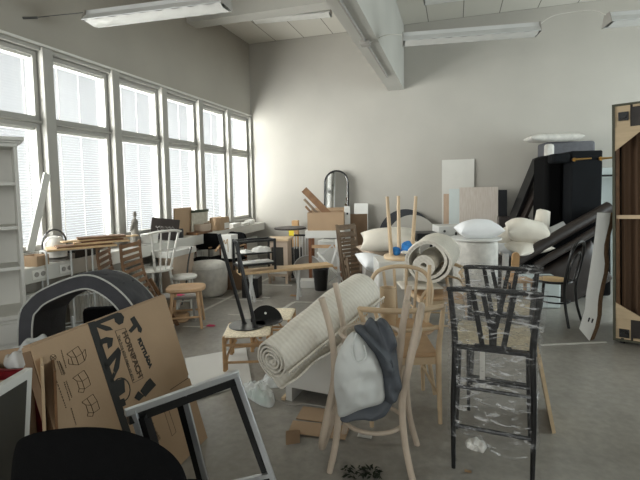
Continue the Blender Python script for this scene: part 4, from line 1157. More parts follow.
# black cabinet on end with brass legs
p = PD(581, 280, 6.2)
ang = YAW + R(-8)
base = PD(569, 285, 6.0); base.z = 0
t = thing('black_sofa', 'black sofa stood on end, short brass legs pointing outward near its top', 'sofa', base, ang)
topz = PD(566, 151, 6.0).z
build(MB().bb(0, .40, 0, .8, 0, topz), 'seat_base', 'black_velvet', t, bevel=.02)
build(MB().bb(-.24, -.003, .25, .8, 0, topz - .03), 'backrest', 'black_fabric', t, bevel=.05)
build(MB().bb(-.24, -.003, -.0, .22, topz - .16, topz - .03), 'armrest', 'black_velvet', t, bevel=.03)
for x, z in ((.03, topz - .12), (.365, topz - .115)):
    l = build(MB().tube([(x, .004, z), (x, -.02, z)], .026, 14), 'leg_plate', 'brass', t)
    build(MB().tube([(x, -.02, z), (x + .17, -.12, z + .006)], [.017, .010], 12), 'leg', 'brass', l)
# grey cushions and light cushion above
p = PD(556, 200, 7.0); gx = p
t = thing('grey_armchair', 'grey upholstered armchair stood on end behind the black sofa', 'armchair', (PD(566, 200, 7.1).x, PD(566, 200, 7.1).y, 0), ang)
gz = PD(561, 142, 7.1).z
build(MB().bb(-.36, .38, -.12, .3, gz - .36, gz), 'seat_block', 'grey_upholstery', t, bevel=.04)
build(MB().bb(-.40, -.1, -.16, .3, .0, gz - .38), 'side_block', 'grey_upholstery', t, bevel=.05)
build(MB().bb(-.41, -.27, -.24, -.13, gz - .95, gz - .04), 'armrest', 'grey_felt', t, bevel=.04)
build(MB().bb(-.08, .36, -.1, .28, 0, gz - .38), 'back_block', 'black_fabric', t, bevel=.03)
q = PD(553, 138, 7.05); q.z = gz + .062
solo(MB().pillow(q, (.80, .42, .13), (0, 0, ang), seed=21, power=5, pinch=.03), 'seat_cushion', 'grey_felt', 'flat light grey cushion on the very top of the grey armchair', 'cushion', sub=1, sharp=80)
# leaning dark bed frame pieces
for i, (x0, y0, x1, y1, f, mt, lb) in enumerate(((511, 224, 538, 158, 7.05, 'black_paint', 'black bed side rail leaning steeply, the left one of two leaning rails'), (520, 222, 541, 176, 6.92, 'dark_brown', 'dark brown bed rail leaning just right of the black rail'))):
    a = PD(x0, y0, f); b = PD(x1, y1, f + .15)
    d_ = (b - a).normalized(); a = a - d_ * (a.z / d_.z) + d_ * .03
    solo(MB().bar(a, b, .05, .26, up=FWD), 'bed_rail', mt, lb, 'bed rail', 'leaning bed rails', bevel=.006)
# pale sheets behind the sofa, right
panel(593, 614, 168, 270, 8.2, 'teal_white', 'white_door_sheet', 'pale greenish white sheet standing at the wall right of the black sofa', 2)
a = PY(596, 176, 8.0); b = PY(614, 175, 8.0)
a = PY(590, 176, 8.02); b = PY(640, 175, 8.02)
t = thing('black_shelf', 'thin black shelf board on posts crossing before the pale sheet', 'shelf', (a.x, 8.0, 0))
build(MB().bb(a.x, b.x, 7.86, 8.1, a.z - .015, a.z + .015), 'board', 'black_paint', t, True)
for x in (a.x + .05, b.x - .05): build(MB().bb(x - .02, x + .02, 7.95, 8.0, 0, a.z - .015), 'post', 'black_paint', t, True)
# big dark headboard / sofa leaning diagonally
P1 = PD(515, 275, 5.6); P1.z = .12
P2 = PD(606, 212, 5.75)
P3 = PD(606, 300, 5.75); 
t = thing('dark_sofa', 'dark brown leather sofa tipped on its side, its rounded edge rising diagonally', 'sofa', (PD(570, 300, 5.75).x, PD(570, 300, 5.75).y, 0), 0)
A = PD(512, 268, 5.7); B = PD(612, 206, 5.75); Cc = PD(612, 300, 5.75); Dd = PD(520, 300, 5.75)
Cc.z = 0.02; Dd.z = .02
build(MB().prism([A, B, Cc, Dd], FWD * .2), 'body', 'black_fabric', t, True, bevel=.04)
e0 = PD(514, 264, 5.62); e1 = PD(612, 207, 5.66)
build(MB().tube([e0 + FWD * .05, e0.lerp(e1, .5) + FWD * .05 + V((0, 0, .012)), e1 + FWD * .05], .075, 14), 'rolled_edge', 'dark_brown', t, True)
e0 = PD(535, 266, 5.6); e1 = PD(612, 220, 5.62)
build(MB().tube([e0, e0.lerp(e1, .5) + V((0, 0, -.01)), e1], .05, 12), 'cushion_edge', 'dark_brown', t, True)
e0 = PD(560, 290, 5.6); e1 = PD(606, 250, 5.62)
build(MB().pillow(PD(575, 275, 5.66), (.8, .6, .2), Euler((PI / 2, R(-30), YAW)).to_matrix(), seed=3, power=6, pinch=.02), 'seat_cushion', 'dark_brown', t, True)
# black bentwood chair
p = (G(581, 327) + G(562, 315)) / 2
bc = bentwood_chair('bentwood_chair', 'black bentwood chair with woven cane seat, facing left on the open floor', V((p.x - .20, p.y - .02, 0)), R(58), 'black_paint', 'cane', h=.92)
p = PD(538, 280, 4.85)
solo(MB().pillow((bc.location.x - .12, bc.location.y + .35, .30), (.3, .2, .05), (0, R(10), .3), seed=6) if False else MB().box((bc.location.x - .05, bc.location.y + .62, .19), (.45, .3, .38), (0, 0, .2)), 'pale_box', 'teal_white', 'pale bluish box on the floor behind the black bentwood chair', 'box', bevel=.02)
solo(MB().box(G(545, 296).to_3d() + V((0, 0, .004)), (.14, .09, .006), (0, 0, .3)), 'paper_slip', 'paper', 'white paper slip on the floor left of the black bentwood chair', 'paper slip')
# wavy white board
f0 = 4.25
OUT = [(597, 215), (610, 215), (608.5, 226), (606, 236), (603.5, 247), (603, 256), (604, 266), (603, 276), (600, 288), (598, 298), (597, 306), (596.5, 318), (594, 330), (589, 343), (579, 331), (585, 311), (586, 296), (588.5, 280), (592, 258), (595, 236)]
def wp(x, y):
    u = (y - 215) / 128.0
    return PD(x, y, 4.30 - .32 * (1 - u) * 0 - .12 * u)
pts = [wp(x, y) for x, y in OUT]
zmin = min(p.z for p in pts)
t = thing('carved_board', 'tall white faced board with wavy brown carved edge, leaning at the crate', 'board', (pts[13].x, pts[13].y, 0), 0)
nrm = (pts[1] - pts[0]).cross(pts[13] - pts[0]).normalized()
dv = RGT * .062 + FWD * .028
face_d = dv.normalized() * .012
for q in pts: q.z -= zmin - .002
build(MB().prism(pts, face_d), 'white_face', 'bright_white', t, True)
build(MB().prism([q + face_d * 1.02 for q in pts], dv), 'carved_edge', 'cardboard_edge', t, True)
for x, y in ((589, 322), (592.5, 323)):
    a = wp(x, y) - V((0, 0, zmin - .002)); build(MB().tube([a - dv.normalized() * .003 + V((0.006, 0, .02)), a - dv.normalized() * .003 - V((.006, 0, .02))], .007, 8), 'screw_slot', 'black_paint', t, True)
a = G(541, 345, .006); b = G(606, 342, .006)
solo(MB().bar(a, b, .022, .01), 'white_batten', 'white_paint', 'thin white batten lying on the floor before the wavy board', 'batten')
# big upright frame at the right edge
q0 = G(613, 342); 
topz = PD(612, 104, (q0 - V((0, 0, 0))).dot(FWD)).z
xd = (RGT * .77 - FWD * .64).normalized(); fz = -FWD * .985 - RGT * .17
t = thing('sofa_frame', 'tall sofa stood on end showing its wooden underside frame and brown cloth', 'sofa', (q0.x, q0.y, 0), 0, None, (0, R(-1.5), rzto(xd)))
Wd = 1.0; hz = topz
build(MB().bb(0, .022, 0, .7, .02, hz).bb(Wd - .022, Wd, 0, .7, .02, hz).bb(.022, Wd - .022, 0, .7, hz - .02, hz).bb(.022, Wd - .022, 0, .7, .02, .04), 'outer_cover', 'olive_edge', t)
build(MB().bb(.022, .05, .06, .12, .04, hz - .02), 'frame_rail', 'brown_wood', t)
build(MB().bb(Wd - .075, Wd - .022, .01, .06, .04, hz - .02), 'frame_rail', 'plywood', t)
for z0, z1 in ((.04, .24), (hz - .22, hz - .02)):
    build(MB().bb(.022, .14, .012, .05, z0, z1), 'corner_block', 'plywood', t)
    build(MB().bb(.14, Wd - .075, .03, .05, z0, z1), 'end_rail', 'dark_brown', t)
    build(MB().bb(.16, Wd - .075, .01, .03, z0 - .0, z0 + .02) if z0 < 1 else MB().bb(.16, Wd - .075, .01, .03, z1 - .02, z1), 'edge_strip', 'plywood', t)
for zz, s in ((.24, 1), (hz - .22, -1)):
    build(MB().prism([(.022, .004, zz), (.022, .004, zz + s * (.15 if s > 0 else .22)), (.28, .004, zz)], (0, .018, 0)), 'gusset', 'plywood', t)
build(MB().bb(.03, Wd - .03, .02, .045, 1.20, 1.235), 'cross_bar', 'pale_birch', t)
for x in (.31, .62): build(MB().bb(x, x + .045, .06, .09, .24, hz - .22), 'upright', 'plywood', t)
rows = []
for k in range(90):
    x = .06 + (Wd - .12) * k / 89
    rows.append([(x, .14 + .022 * math.sin(x * 60) + .015 * math.sin(x * 23), z) for z in (.04, hz * .5, hz - .04)])
build(MB() if False else (lambda m: (m.grid(rows), m)[1])(MB()), 'cloth_lining', 'brown_fabric', t)
build(MB().bb(.022, Wd - .022, .3, .69, .04, hz - .02), 'padding', 'dark_brown', t)
for z in (.10, hz - .12):
    f = build(MB().bb(.05, .13, -.008, .012, z - .04, z + .04), 'foot_plate', 'black_plastic', t, bevel=.003)
    build(MB().tube([(.09, -.006, z), (.09, -.05, z)], .026, 14), 'foot', 'black_plastic', f)
build(MB().tube([(.075, .03, 0), (.075, .03, .05)], .022, 12), 'caster', 'black_plastic', t)
build(MB().tube([(Wd - .1, .03, 0), (Wd - .1, .03, .05)], .022, 12), 'caster', 'black_plastic', t)
# ================================================================ foreground, right
def wrapped_chair(label, loc, rz):
    t = thing('counter_chair', label, 'chair', loc, rz, 'black counter chairs wrapped in plastic')
    sz = .69
    for sx in (-1, 1):
        build(MB().tube([(sx * .195, -.215, 0), (sx * .198, -.205, .35), (sx * .19, -.20, .68), (sx * .202, -.215, .86), (sx * .215, -.235, 1.0)], [.011, .015, .0175, .016, .014], 10, smooth=4), 'rear_leg', 'black_paint', t)
        build(MB().tube([(sx * .215, .2, 0), (sx * .205, .21, .4), (sx * .20, .215, sz + .01)], [.013, .019, .02], 10, smooth=4), 'front_leg', 'black_paint', t)
        build(MB().tube([(sx * .2, -.2, .20), (sx * .21, .19, .26)], .010, 8), 'side_rung', 'black_paint', t)
        build(MB().tube([(sx * .2, -.2, .42), (sx * .205, .19, .46)], .010, 8), 'side_rung', 'black_paint', t)
    build(MB().tube([(-.2, -.205, .24), (.2, -.205, .235)], .0115, 8), 'rear_rung', 'black_paint', t)
    build(MB().tube([(-.2, -.202, .46), (.2, -.202, .455)], .010, 8), 'rear_rung', 'black_paint', t)
    build(MB().tube([(-.21, .192, .33), (.21, .192, .33)], .0115, 8), 'foot_rung', 'black_paint', t)
    m = MB()
    for y in (-.20, .22): m.bar((-.2, y, sz - .012), (.2, y, sz - .012), .022, .022)
    for x in (-.2, .2): m.bar((x, -.2, sz - .012), (x, .22, sz - .012), .022, .022)
    build(m, 'seat_frame', 'black_paint', t, bevel=.004)
    rows = []
    for i in range(17):
        x = -.2 + .4 * i / 16
        rows.append([(x, -.2 + .43 * j / 16, sz + .008 - .014 * (1 - (2 * i / 16 - 1) ** 2) * (1 - (2 * j / 16 - 1) ** 2) + .004 * (abs(abs(i - 8) - abs(j - 8)) < 1)) for j in range(17)])
    m = MB(); m.grid(rows); bmesh.ops.solidify(m.bm, geom=m.bm.faces[:], thickness=.018)
    build(m, 'woven_seat', 'weave', t, sharp=60)
    pts = [(-.226, -.228, .995), (-.16, -.248, 1.005), (0, -.265, 1.01), (.16, -.248, 1.005), (.226, -.228, .995)]
    build(MB().tube(pts, .018, 10, smooth=5, flat=.8), 'top_rail', 'black_paint', t)
    m = MB()
    yb = lambda z: -.205 - .062 * (z - .68) / .33
    for sx in (-1, 1):
        m.bar((sx * .05, yb(.69), .69), (sx * .098, yb(1.0), 1.0), .026, .012, up=(0, 1, 0))
        m.bar((sx * .012, yb(.82), .81), (sx * .050, yb(1.0), 1.0), .026, .014, up=(0, 1, 0), w2=.024)
    m.bar((0, yb(.69), .69), (0, yb(.86), .86), .034, .014, up=(0, 1, 0), w2=.046)
    build(m, 'splat', 'black_paint', t, bevel=.002)
    build(MB().bar((-.09, yb(.70), .70), (.09, yb(.70), .70), .016, .014), 'splat_base', 'black_paint', t)
    # shrink film sleeve
    m = MB(); rings = []
    lv = [(.15, .225, .235, 0), (.2, .235, .24, 0), (.35, .228, .225, 0), (.5, .232, .225, 0), (.66, .235, .23, 0), (.72, .235, .235, -.0), (.76, .235, .05, -.215), (.85, .238, .045, -.228), (.95, .245, .04, -.242), (1.03, .25, .035, -.247)]
    for z, hx, hy, cy in lv:
        ring = []
        for k in range(48):
            a = 2 * PI * k / 48; ca, sa = math.cos(a), math.sin(a)
            q = (abs(ca) ** 7 + abs(sa) ** 7) ** (-1 / 7)
            x, y = hx * q * ca, hy * q * sa
            wv = 1 + .035 * noise.noise(V((x * 14, y * 14, z * 9 + loc[0] * 7)))
            zz = z + (.03 * noise.noise(V((x * 6, y * 6, 3))) if z < .2 else 0)
            ring.append((x * wv, cy + y * wv, zz))
        rings.append(ring + [ring[0]])
    m.grid(rings); bmesh.ops.remove_doubles(m.bm, verts=m.bm.verts, dist=1e-5)
    build(m, 'plastic_wrap', 'plastic_film', t, sharp=80)
    return t
fA = G(455.5, 468); fB = G(530, 484)
rv = (fB - fA).normalized(); fv = V((-rv.y, rv.x, 0)); mid = (fA + fB) / 2
A0 = mid + fv * .215
wa_ = wrapped_chair('black wishbone counter chair wrapped in clear plastic, the nearer of the two', A0, rzto(rv))
build(MB().bb(-.075, -.045, .214, .216, .28, .60), 'paper_strip', 'paper', wa_)
rows = MB().blob([(-.08 + .055 * math.cos(a), -.235, .165 + .035 * math.sin(a)) for a in [2 * PI * k / 10 for k in range(10)]], (0, -1, .2), .03, 1, seed=4, wr=.03, freq=34, rings=9, res=70, crease=.014)
build(rows, 'packing_paper', 'paper', wa_, sharp=70)
m = MB().tube([(-.19, -.23, .30), (-.13, -.24, .22), (-.07, -.245, .235), (-.02, -.24, .17), (.08, -.235, .13), (.17, -.23, .15)], [.005, .008, .008, .009, .008, .004], 8, smooth=5)
build(m, 'twisted_film', 'plastic_film', wa_)
bt = PD(502, 265, 2.80); B0 = V((bt.x, bt.y, 0)) + fv * .24
wrapped_chair('black wishbone counter chair wrapped in clear plastic, the farther one half hidden', B0, rzto(rv) - R(2))
# plywood sheet leaning by the chairs
a = G(556, 433.5); tp = PD(541, 356, a.dot(FWD) - .02)
e = FWD * .30 + RGT * .12
th = RGT * .022 + V((0, 0, .004))
solo(MB().prism([a + V((0, 0, .002)), a + e + V((0, 0, .002)), tp + e, tp], -th), 'plywood_sheet', 'plywood', 'pale plywood sheet leaning against the farther wrapped chair', 'board')

# wooden chairs
rc = PD(404, 308, 2.72); rc.z = 0
W1c = rc + FWD * .25 - V((0, 0, .0))
w1 = wood_armchair('wooden_armchair', 'natural wooden armchair with bent round rail, right behind the whitewashed chairs', W1c, YAW + R(3), 'pale_birch', 'pale wooden chairs', top=.755, arms=False)
# hoop back chair
def hoop_chair(label, loc, rz):
    t = thing('hoop_chair', label, 'chair', loc, rz, 'pale wooden chairs')
    sz = .455
    build(MB().lathe([(0, sz - .03), (.215, sz - .03), (.235, sz - .012), (.23, sz), (.12, sz - .006), (0, sz - .008)], seg=36, sy=.92), 'seat', 'oak', t)
    for sx in (-1, 1):
        leg_tube((sx * .14, .13, sz - .03), (sx * .20, .20, 0), .02, .014, 'pale_birch', t)
        leg_tube((sx * .14, -.13, sz - .03), (sx * .2, -.21, 0), .02, .014, 'pale_birch', t)
        build(MB().tube([(sx * .17, .165, .23), (sx * .17, -.165, .23)], .010, 8), 'stretcher', 'pale_birch', t)
    build(MB().tube([(-.17, 0, .23), (.17, 0, .23)], .010, 8), 'stretcher', 'pale_birch', t)
    pts = [(-.19, -.10, sz - .01), (-.235, -.16, .60), (-.25, -.21, .72), (-.20, -.235, .83), (-.08, -.25, .875), (.08, -.25, .875), (.20, -.235, .83), (.25, -.21, .72), (.235, -.16, .60), (.19, -.10, sz - .01)]
    build(MB().tube(pts, .017, 12, smooth=5, up=V((0, 1, 0))), 'hoop', 'pale_birch', t)
    for x in (-.11, -.04, .04, .11):
        build(MB().tube([(x * .9, -.165, sz - .01), (x * 1.25, -.24, .86 if abs(x) < .1 else .84)], .0125, 8), 'spindle', 'pale_birch', t)
    build(MB().tube([(-.20, -.12, sz - .01), (-.235, -.20, .90)], [.018, .015], 10), 'post', 'pale_birch', t)
    build(MB().tube([(-.235, -.205, .70), (-.19, -.20, .66), (-.16, -.185, .58), (-.17, -.16, .455)], .014, 8, smooth=5), 'brace', 'pale_birch', t)
    return t
hc_ = PD(404, 336, 3.35); hc_.z = 0
h2 = hoop_chair('natural wooden hoop-back chair facing the camera, beside the end of the rug roll', hc_ + FWD * .0, YAW + PI - R(4))
q = hc_ + FWD * .02 - RGT * .12
solo(MB().lathe([(0, 0), (.058, 0), (.06, .004), (.064, .30), (.056, .30), (.05, .01), (0, .01)], (q.x, q.y, .458), 30), 'wooden_canister', 'pale_birch', 'cylindrical pale wooden canister standing on the hoop-back chair seat', 'canister')

# whitewashed chairs, seat to seat, and the bag
cA = V((-.45, 2.37, 0))
bentwood_chair('whitewashed_chair', 'whitewashed bentwood chair standing upright, a bag hanging on its side', cA, R(92), 'whitewashed', 'white_cotton', 'whitewashed bentwood chairs', r=.0185, h=.89)
bentwood_chair('whitewashed_chair', 'whitewashed bentwood chair turned upside down on its twin, legs in the air', V((cA.x + .005, cA.y + .01, .962)), 0, 'whitewashed', 'white_cotton', 'whitewashed bentwood chairs', rot=(PI, 0, R(94)), r=.0185, h=.89)
bagf = 2.09
bp = lambda pts, f=bagf: [PD(x, y, f) for x, y in pts]
tb = PD(366, 415, bagf); 
t = thing('bag', 'slack bag of light grey and dark grey cloth hanging on the whitewashed chair', 'bag', (tb.x, tb.y, tb.z), 0)
m = MB().blob(bp([(353, 330), (343, 341), (335, 360), (333, 385), (336, 405), (340, 419), (362, 410), (384, 403), (385, 385), (382, 368), (375, 352), (364, 338)]), -FWD + V((0, 0, .3)), .085, .5, rings=9, seed=2, wr=.016, freq=16, res=110, crease=.03)
build(m, 'body', 'bag_light', t, True, sub=1, sharp=80)
m = MB().blob(bp([(353, 327), (359, 323), (364, 324), (370, 316), (376, 320), (381, 316), (388, 321), (393, 331), (396, 345), (398, 365), (400, 388), (394, 403), (384, 405), (381, 385), (378, 368), (371, 352), (362, 342)], bagf + .03), -FWD + RGT * .2, .075, .5, rings=10, seed=7, wr=.02, freq=15, res=136, crease=.045, center=PD(386, 358, bagf + .03))
build(m, 'flap', 'bag_dark', t, True, sub=1, sharp=80)
m = MB().blob(bp([(338, 420), (350, 412), (368, 408), (384, 402), (395, 400), (388, 411), (376, 416), (358, 420)], bagf - .01), -FWD - UP, .04, .8, seed=8, wr=.02, freq=16)
build(m, 'bottom', 'bag_dark', t, True, sub=1, sharp=80)
m = MB().tube([PD(356, 333, bagf - .06), PD(352, 350, bagf - .09), PD(357, 362, bagf - .095), PD(366, 357, bagf - .09), PD(364, 345, bagf - .08)], .004, 6, smooth=6)
build(m, 'handle', 'bag_light', t, True)

# big rug roll on a white cabinet
Lf = G(286, 400); Rf = G(341, 411)
cdx = (Rf - Lf).normalized(); cdy = V((-cdx.y, cdx.x, 0))
t = thing('white_drawer_unit', 'white drawer unit with open dark plinth under the big rug roll', 'cabinet', Lf, rzto(cdx))
Wc = .47
build(MB().bb(0, Wc, .0, .34, .10, .40), 'body', 'white_laminate', t, bevel=.004)
build(MB().bb(0, .05, 0, .33, 0, .10), 'plinth_side', 'white_laminate', t)
build(MB().bb(Wc - .05, Wc, 0, .33, 0, .10), 'plinth_side', 'white_laminate', t)
build(MB().bb(.05, Wc - .05, .25, .33, 0, .10), 'plinth_back', 'dark_brown', t)
c0 = PD(272, 361, 2.46); c1 = PD(363, 292.5, 3.3)
t = thing('rug_roll', 'big loosely rolled light grey rug lying across the white drawer unit', 'rug', V(((c0.x + c1.x) / 2, (c0.y + c1.y) / 2, .40)))
pr = []
n = 110; turns = 4.2
for i in range(n + 1):
    u = i / n; a = -turns * 2 * PI * u - .5 * (1 - u) * 0 + R(-8); r = .016 + .100 * u ** .9
    pr.append((r * math.cos(a), r * math.sin(a)))
a_end = turns * 2 * PI - R(-8)
# loose tail, curling away at the outer end
e0 = V(pr[-1]); tdir = (V(pr[-1]) - V(pr[-2])).normalized(); nd = V((-tdir.y, tdir.x))
if nd.dot(V(pr[-1])) < 0: nd = -nd
for k in range(1, 15):
    u = k / 14
    q = e0 + tdir * (.115 * u) + nd * (.055 * math.sin(u * PI * 1.4) * u + .02 * u)
    pr.append((q.x, q.y))
m = rolled(MB(), c0, c1, 1.0, 1.42, pr, .0105, K=14, sag=-.012, bump=.012)
build(m, 'roll', 'rug', t, True, sharp=48)
axd = (c1 - c0).normalized(); xx, yy = frame_from(axd)
def onroll(u, ang, k=1.0):
    c = c0.lerp(c1, u) + V((0, 0, .012 * math.sin(u * PI))); s = (1.0 + .42 * u) * .122 * k
    return c + xx * (s * math.cos(ang)) + yy * (s * math.sin(ang))
m = MB().tube([onroll(u, R(200) - R(16) * u, 1.04) for u in [i / 12 for i in range(13)]], .0075, 8)
build(m, 'bound_edge', 'linen', t, True)
m = MB()
for i in range(40):
    u = i / 40 + .01; a = onroll(u, R(203) - R(16) * u, 1.05); m.tube([a, a + (onroll(u, R(212) - R(16) * u, 1.06) - a)], .003, 5)
build(m, 'fringe', 'paper', t, True)
a = PD(322, 334, 2.86); b = PD(362, 309, 3.3)
solo(MB().bar(a - V((0, 0, .03)), b - V((0, 0, .03)), .10, .02), 'wooden_lath', 'plank_wood', 'pale wooden slat running beneath the rug roll towards the hoop-back chair', 'slat', bevel=.003)

# rattan stools with the black rods
def rattan_stool(label, loc, rz, w, d, h):
    t = thing('rattan_stool', label, 'stool', loc, rz, 'rattan stools')
    build(MB().pillow((0, 0, h - .015), (w + .03, d + .03, .03), pinch=.0, power=10, n=12, wr=.002), 'woven_seat', 'weave', t, sharp=60)
    m = MB().tube([(-w / 2, -d / 2, h - .02), (w / 2, -d / 2, h - .02), (w / 2, d / 2, h - .02), (-w / 2, d / 2, h - .02)], .016, 8, closed=True)
    build(m, 'seat_ring', 'rattan', t)
    for sx in (-1, 1):
        for sy in (-1, 1):
            build(MB().tube([(sx * w / 2, sy * d / 2, 0), (sx * w / 2, sy * d / 2, h - .01)], .0165, 10), 'leg', 'rattan', t)
    for z in (.09, h - .085):
        for a, b in (((-1, -1), (1, -1)), ((1, -1), (1, 1)), ((1, 1), (-1, 1)), ((-1, 1), (-1, -1))):
            build(MB().tube([(a[0] * w / 2, a[1] * d / 2, z), (b[0] * w / 2, b[1] * d / 2, z)], .011, 8), 'rail', 'rattan', t)
    for sy in (-1, 1):
        for sx in (-1, 1):
            pts = [(sx * w / 2 - sx * .018, sy * d / 2, .03), (sx * w / 2 - sx * .03, sy * d / 2, h * .5), (sx * w * .22, sy * d / 2, h - .04)]
            build(MB().tube(pts, .009, 8, smooth=5), 'arch', 'rattan', t)
    return t
FL = G(224, 373)
S1 = FL + RGT * .185 + FWD * .19
rattan_stool('rattan stool with woven seat carrying the black rod stand', S1, YAW + R(3), .37, .37, .325)
S2p = PD(274, 330, 4.22); S2p.z = 0
rattan_stool('rattan stool half hidden behind the rug roll, beyond the one with the rods', S2p, YAW + R(-4), .36, .36, .325)
dc = G(247, 322, .327); dc = S1 + FWD * .06 - RGT * .02 + V((0, 0, .329))
t = thing('rod_stand', 'black steel stand with two tall leaning rods on a round plate', 'stand', dc, YAW)
build(MB().disc((0, 0, 0), .165, .008), 'plate', 'dark_steel', t)
for (x0, y0, px, py) in ((-.03, .02, 219, 234), (.085, -.09, 236, 242)):
    tp = PD(px, py, dc.dot(FWD) + .0)
    loc = ROOTM[t.name].inverted() @ tp
    build(MB().tube([(x0, y0, .006), loc], .0165, 12), 'rod', 'black_paint', t)
    build(MB().disc((x0, y0, .008), .026, .006), 'socket', 'black_paint', t)
fdp = dc + RGT * .16 + FWD * .12
t = thing('round_plate', 'black round steel plate folded upright behind the two rods', 'plate', fdp + V((0, 0, .0)), YAW)
Rm = Matrix.Rotation(R(24), 3, 'Z') @ Matrix.Rotation(R(52), 3, 'X')
half = [(.15 * math.cos(a), .15 * math.sin(a), 0) for a in [PI * k / 20 for k in range(21)]]
build(MB().prism([Rm @ V(q) for q in half], Rm @ V((0, 0, .008))), 'upright_half', 'black_steel', t)
Rz_ = Matrix.Rotation(R(24), 3, 'Z')
build(MB().prism([Rz_ @ V((x, -y, 0)) for x, y, z in half], V((0, 0, .008))), 'flat_half', 'dark_steel', t)
build(MB().disc(Rm @ V((0, .07, .008)), .012, .004, Rm), 'bolt', 'paper', t)

# floor board, plastic bags, cardboard scraps
solo(MB().prism([G(185, 360, .001), G(246, 349, .001), G(252, 384, .001), G(193, 400, .001)], (0, 0, .018)), 'floor_board', 'white_laminate', 'white board lying flat on the floor behind the big moving box', 'board', bevel=.003)
def bag_heap(pts, mat, nm, label, cat, h, seed, **k):
    o = [G(x, y, .004) for x, y in pts]
    return solo(MB().blob(o, UP, h, .02, rings=8, seed=seed, wr=.05, freq=13, res=50), nm, mat, label, cat, sub=1, sharp=80, **k)
def plastic_bag(pts, label, h, seed, green=None):
    o = [G(x, y, .004) for x, y in pts]
    c = sum(o, V()) / len(o)
    t = thing('plastic_bag', label, 'plastic bag', (c.x, c.y, .003), 0)
    m = MB().blob(o, UP, h, .02, rings=10, seed=seed, wr=.035, freq=22, res=80, crease=.015)
    for v in m.bm.verts: v.co.z = max(v.co.z, .004)
    build(m, 'film', 'clear_bag', t, True, sharp=50)
    if green:
        m = MB().blob([c + (q - c) * .7 + V((0, -.02, .002)) for q in o], UP, h * .45, .02, rings=6, seed=seed + 2, wr=.02, freq=20, res=60)
        for v in m.bm.verts: v.co.z = max(v.co.z, .004)
        build(m, 'content', green, t, True, sharp=50)
plastic_bag([(240, 390), (250, 399), (262, 406), (272, 407), (275, 399), (271, 392), (258, 388)], 'clear plastic bag with greenish content on the floor below the rug end', .07, 1, 'mint')
plastic_bag([(256, 384), (270, 388), (287, 386), (300, 380), (303, 374), (292, 373), (272, 379)], 'whitish plastic bag on the floor between rug end and white drawer unit', .06, 5)
a = G(274, 399); 
solo(MB().tube([a, G(290, 405, .004), G(305, 404, .004), G(330, 408, .004)], .006, 6, smooth=4), 'grey_string', 'grey_board', 'grey cord lying on the floor before the white drawer unit', 'cord')
solo(MB().bar(G(283, 399, .012), G(292, 390, .012), .03, .02), 'wood_offcut', 'pale_birch', 'small wood offcut on the floor at the corner of the drawer unit', 'offcut', bevel=.002)
def flat_card(pts, label, z=.002, th=.005, mat='cardboard', nm='cardboard_piece'):
    return solo(MB().prism([G(x, y, z) for x, y in pts], (0, 0, th)), nm, mat, label, 'cardboard', 'cardboard pieces on the floor')
flat_card([(303, 407), (350, 412), (340, 425), (296, 419)], 'flat brown cardboard piece on the floor nearest the white drawer unit')
flat_card([(293, 421), (350, 427), (345, 440), (288, 433)], 'flat brown cardboard piece nearer the camera, beside the curled scrap', .009)
m = MB(); rows = []
for i in range(9):
    u = i / 8
    rows.append([G(286 + 14 * u, 445 - 2 * u - (1 - v) * 11, .004).to_3d() + V((0, 0, .05 * math.sin(v * PI))) for v in [j / 6 for j in range(7)]])
m.grid(rows); bmesh.ops.solidify(m.bm, geom=m.bm.faces[:], thickness=.004)
solo(m, 'cardboard_scrap', 'cardboard', 'small curled cardboard scrap on the floor left of the cardboard pieces', 'cardboard')
m = MB()
for i in range(70):
    px = 342 + 38 * random.random(); py = 466 + 12 * random.random(); c = G(px, py, .004 + .02 * random.random())
    a = random.random() * 6.28; s = .012 + .012 * random.random()
    d = V((math.cos(a), math.sin(a), .4 * random.random())); e = V((-math.sin(a), math.cos(a), .3))
    m.bm.faces.new([m.bm.verts.new(c - d * s), m.bm.verts.new(c + e * s * .45), m.bm.verts.new(c + d * s), m.bm.verts.new(c - e * s * .3)])
bmesh.ops.solidify(m.bm, geom=m.bm.faces[:], thickness=.001)
tag(build(m, 'dried_leaves', 'green_leaf', None, True), 'scatter of dark dried leaves on the floor under the whitewashed chairs', 'leaves', kind='stuff')
scrap(G(468, 472, .002), .035, 'oak', 'tiny brown paper crumb on the floor between the wrapped chair legs', 3, 'crumb')
scrap(G(332, 462, .002), .04, 'whitewashed', 'tiny pale wood chip on the floor beside the whitewashed chair leg', 4, 'wood_chip')
scrap(G(365, 436, .002), .09, 'paper', 'thin white film strip on the floor under the whitewashed chairs', 5, 'film_strip')

# ================================================================ foreground, left
# dark cushion bent into an arch over a black seat
def cpt(x, y, f): return PD(x, y, f)
path = [cpt(27, 352, 2.62), cpt(24, 330, 2.62), cpt(33, 304, 2.62), cpt(55, 290, 2.62), cpt(84, 281, 2.62), cpt(104, 287, 2.62), cpt(123, 303, 2.62), cpt(138, 326, 2.62)]
path[0] = V((path[1].x - RGT.x * .02, path[1].y - RGT.y * .02, .05))
P, _ = spl(path, 0, 6)
depth = FWD * .40 - RGT * .03 + V((0, 0, -.05))
dn = depth.normalized()
cen = PD(85, 340, 2.62)
t = thing('lounge_cushion', 'dark grey tufted lounger cushion with white piping, bent into an arch', 'cushion', (cen.x, cen.y, 0), 0)
m = MB(); th_ = .095
top = []; K = 10
cols = []
for i, p in enumerate(P):
    d = (P[min(i + 1, len(P) - 1)] - P[max(i - 1, 0)]).normalized(); nn = dn.cross(d).normalized()
    if nn.dot(p - cen) < 0: nn = -nn
    cols.append((p, nn))
outer = []; inner = []
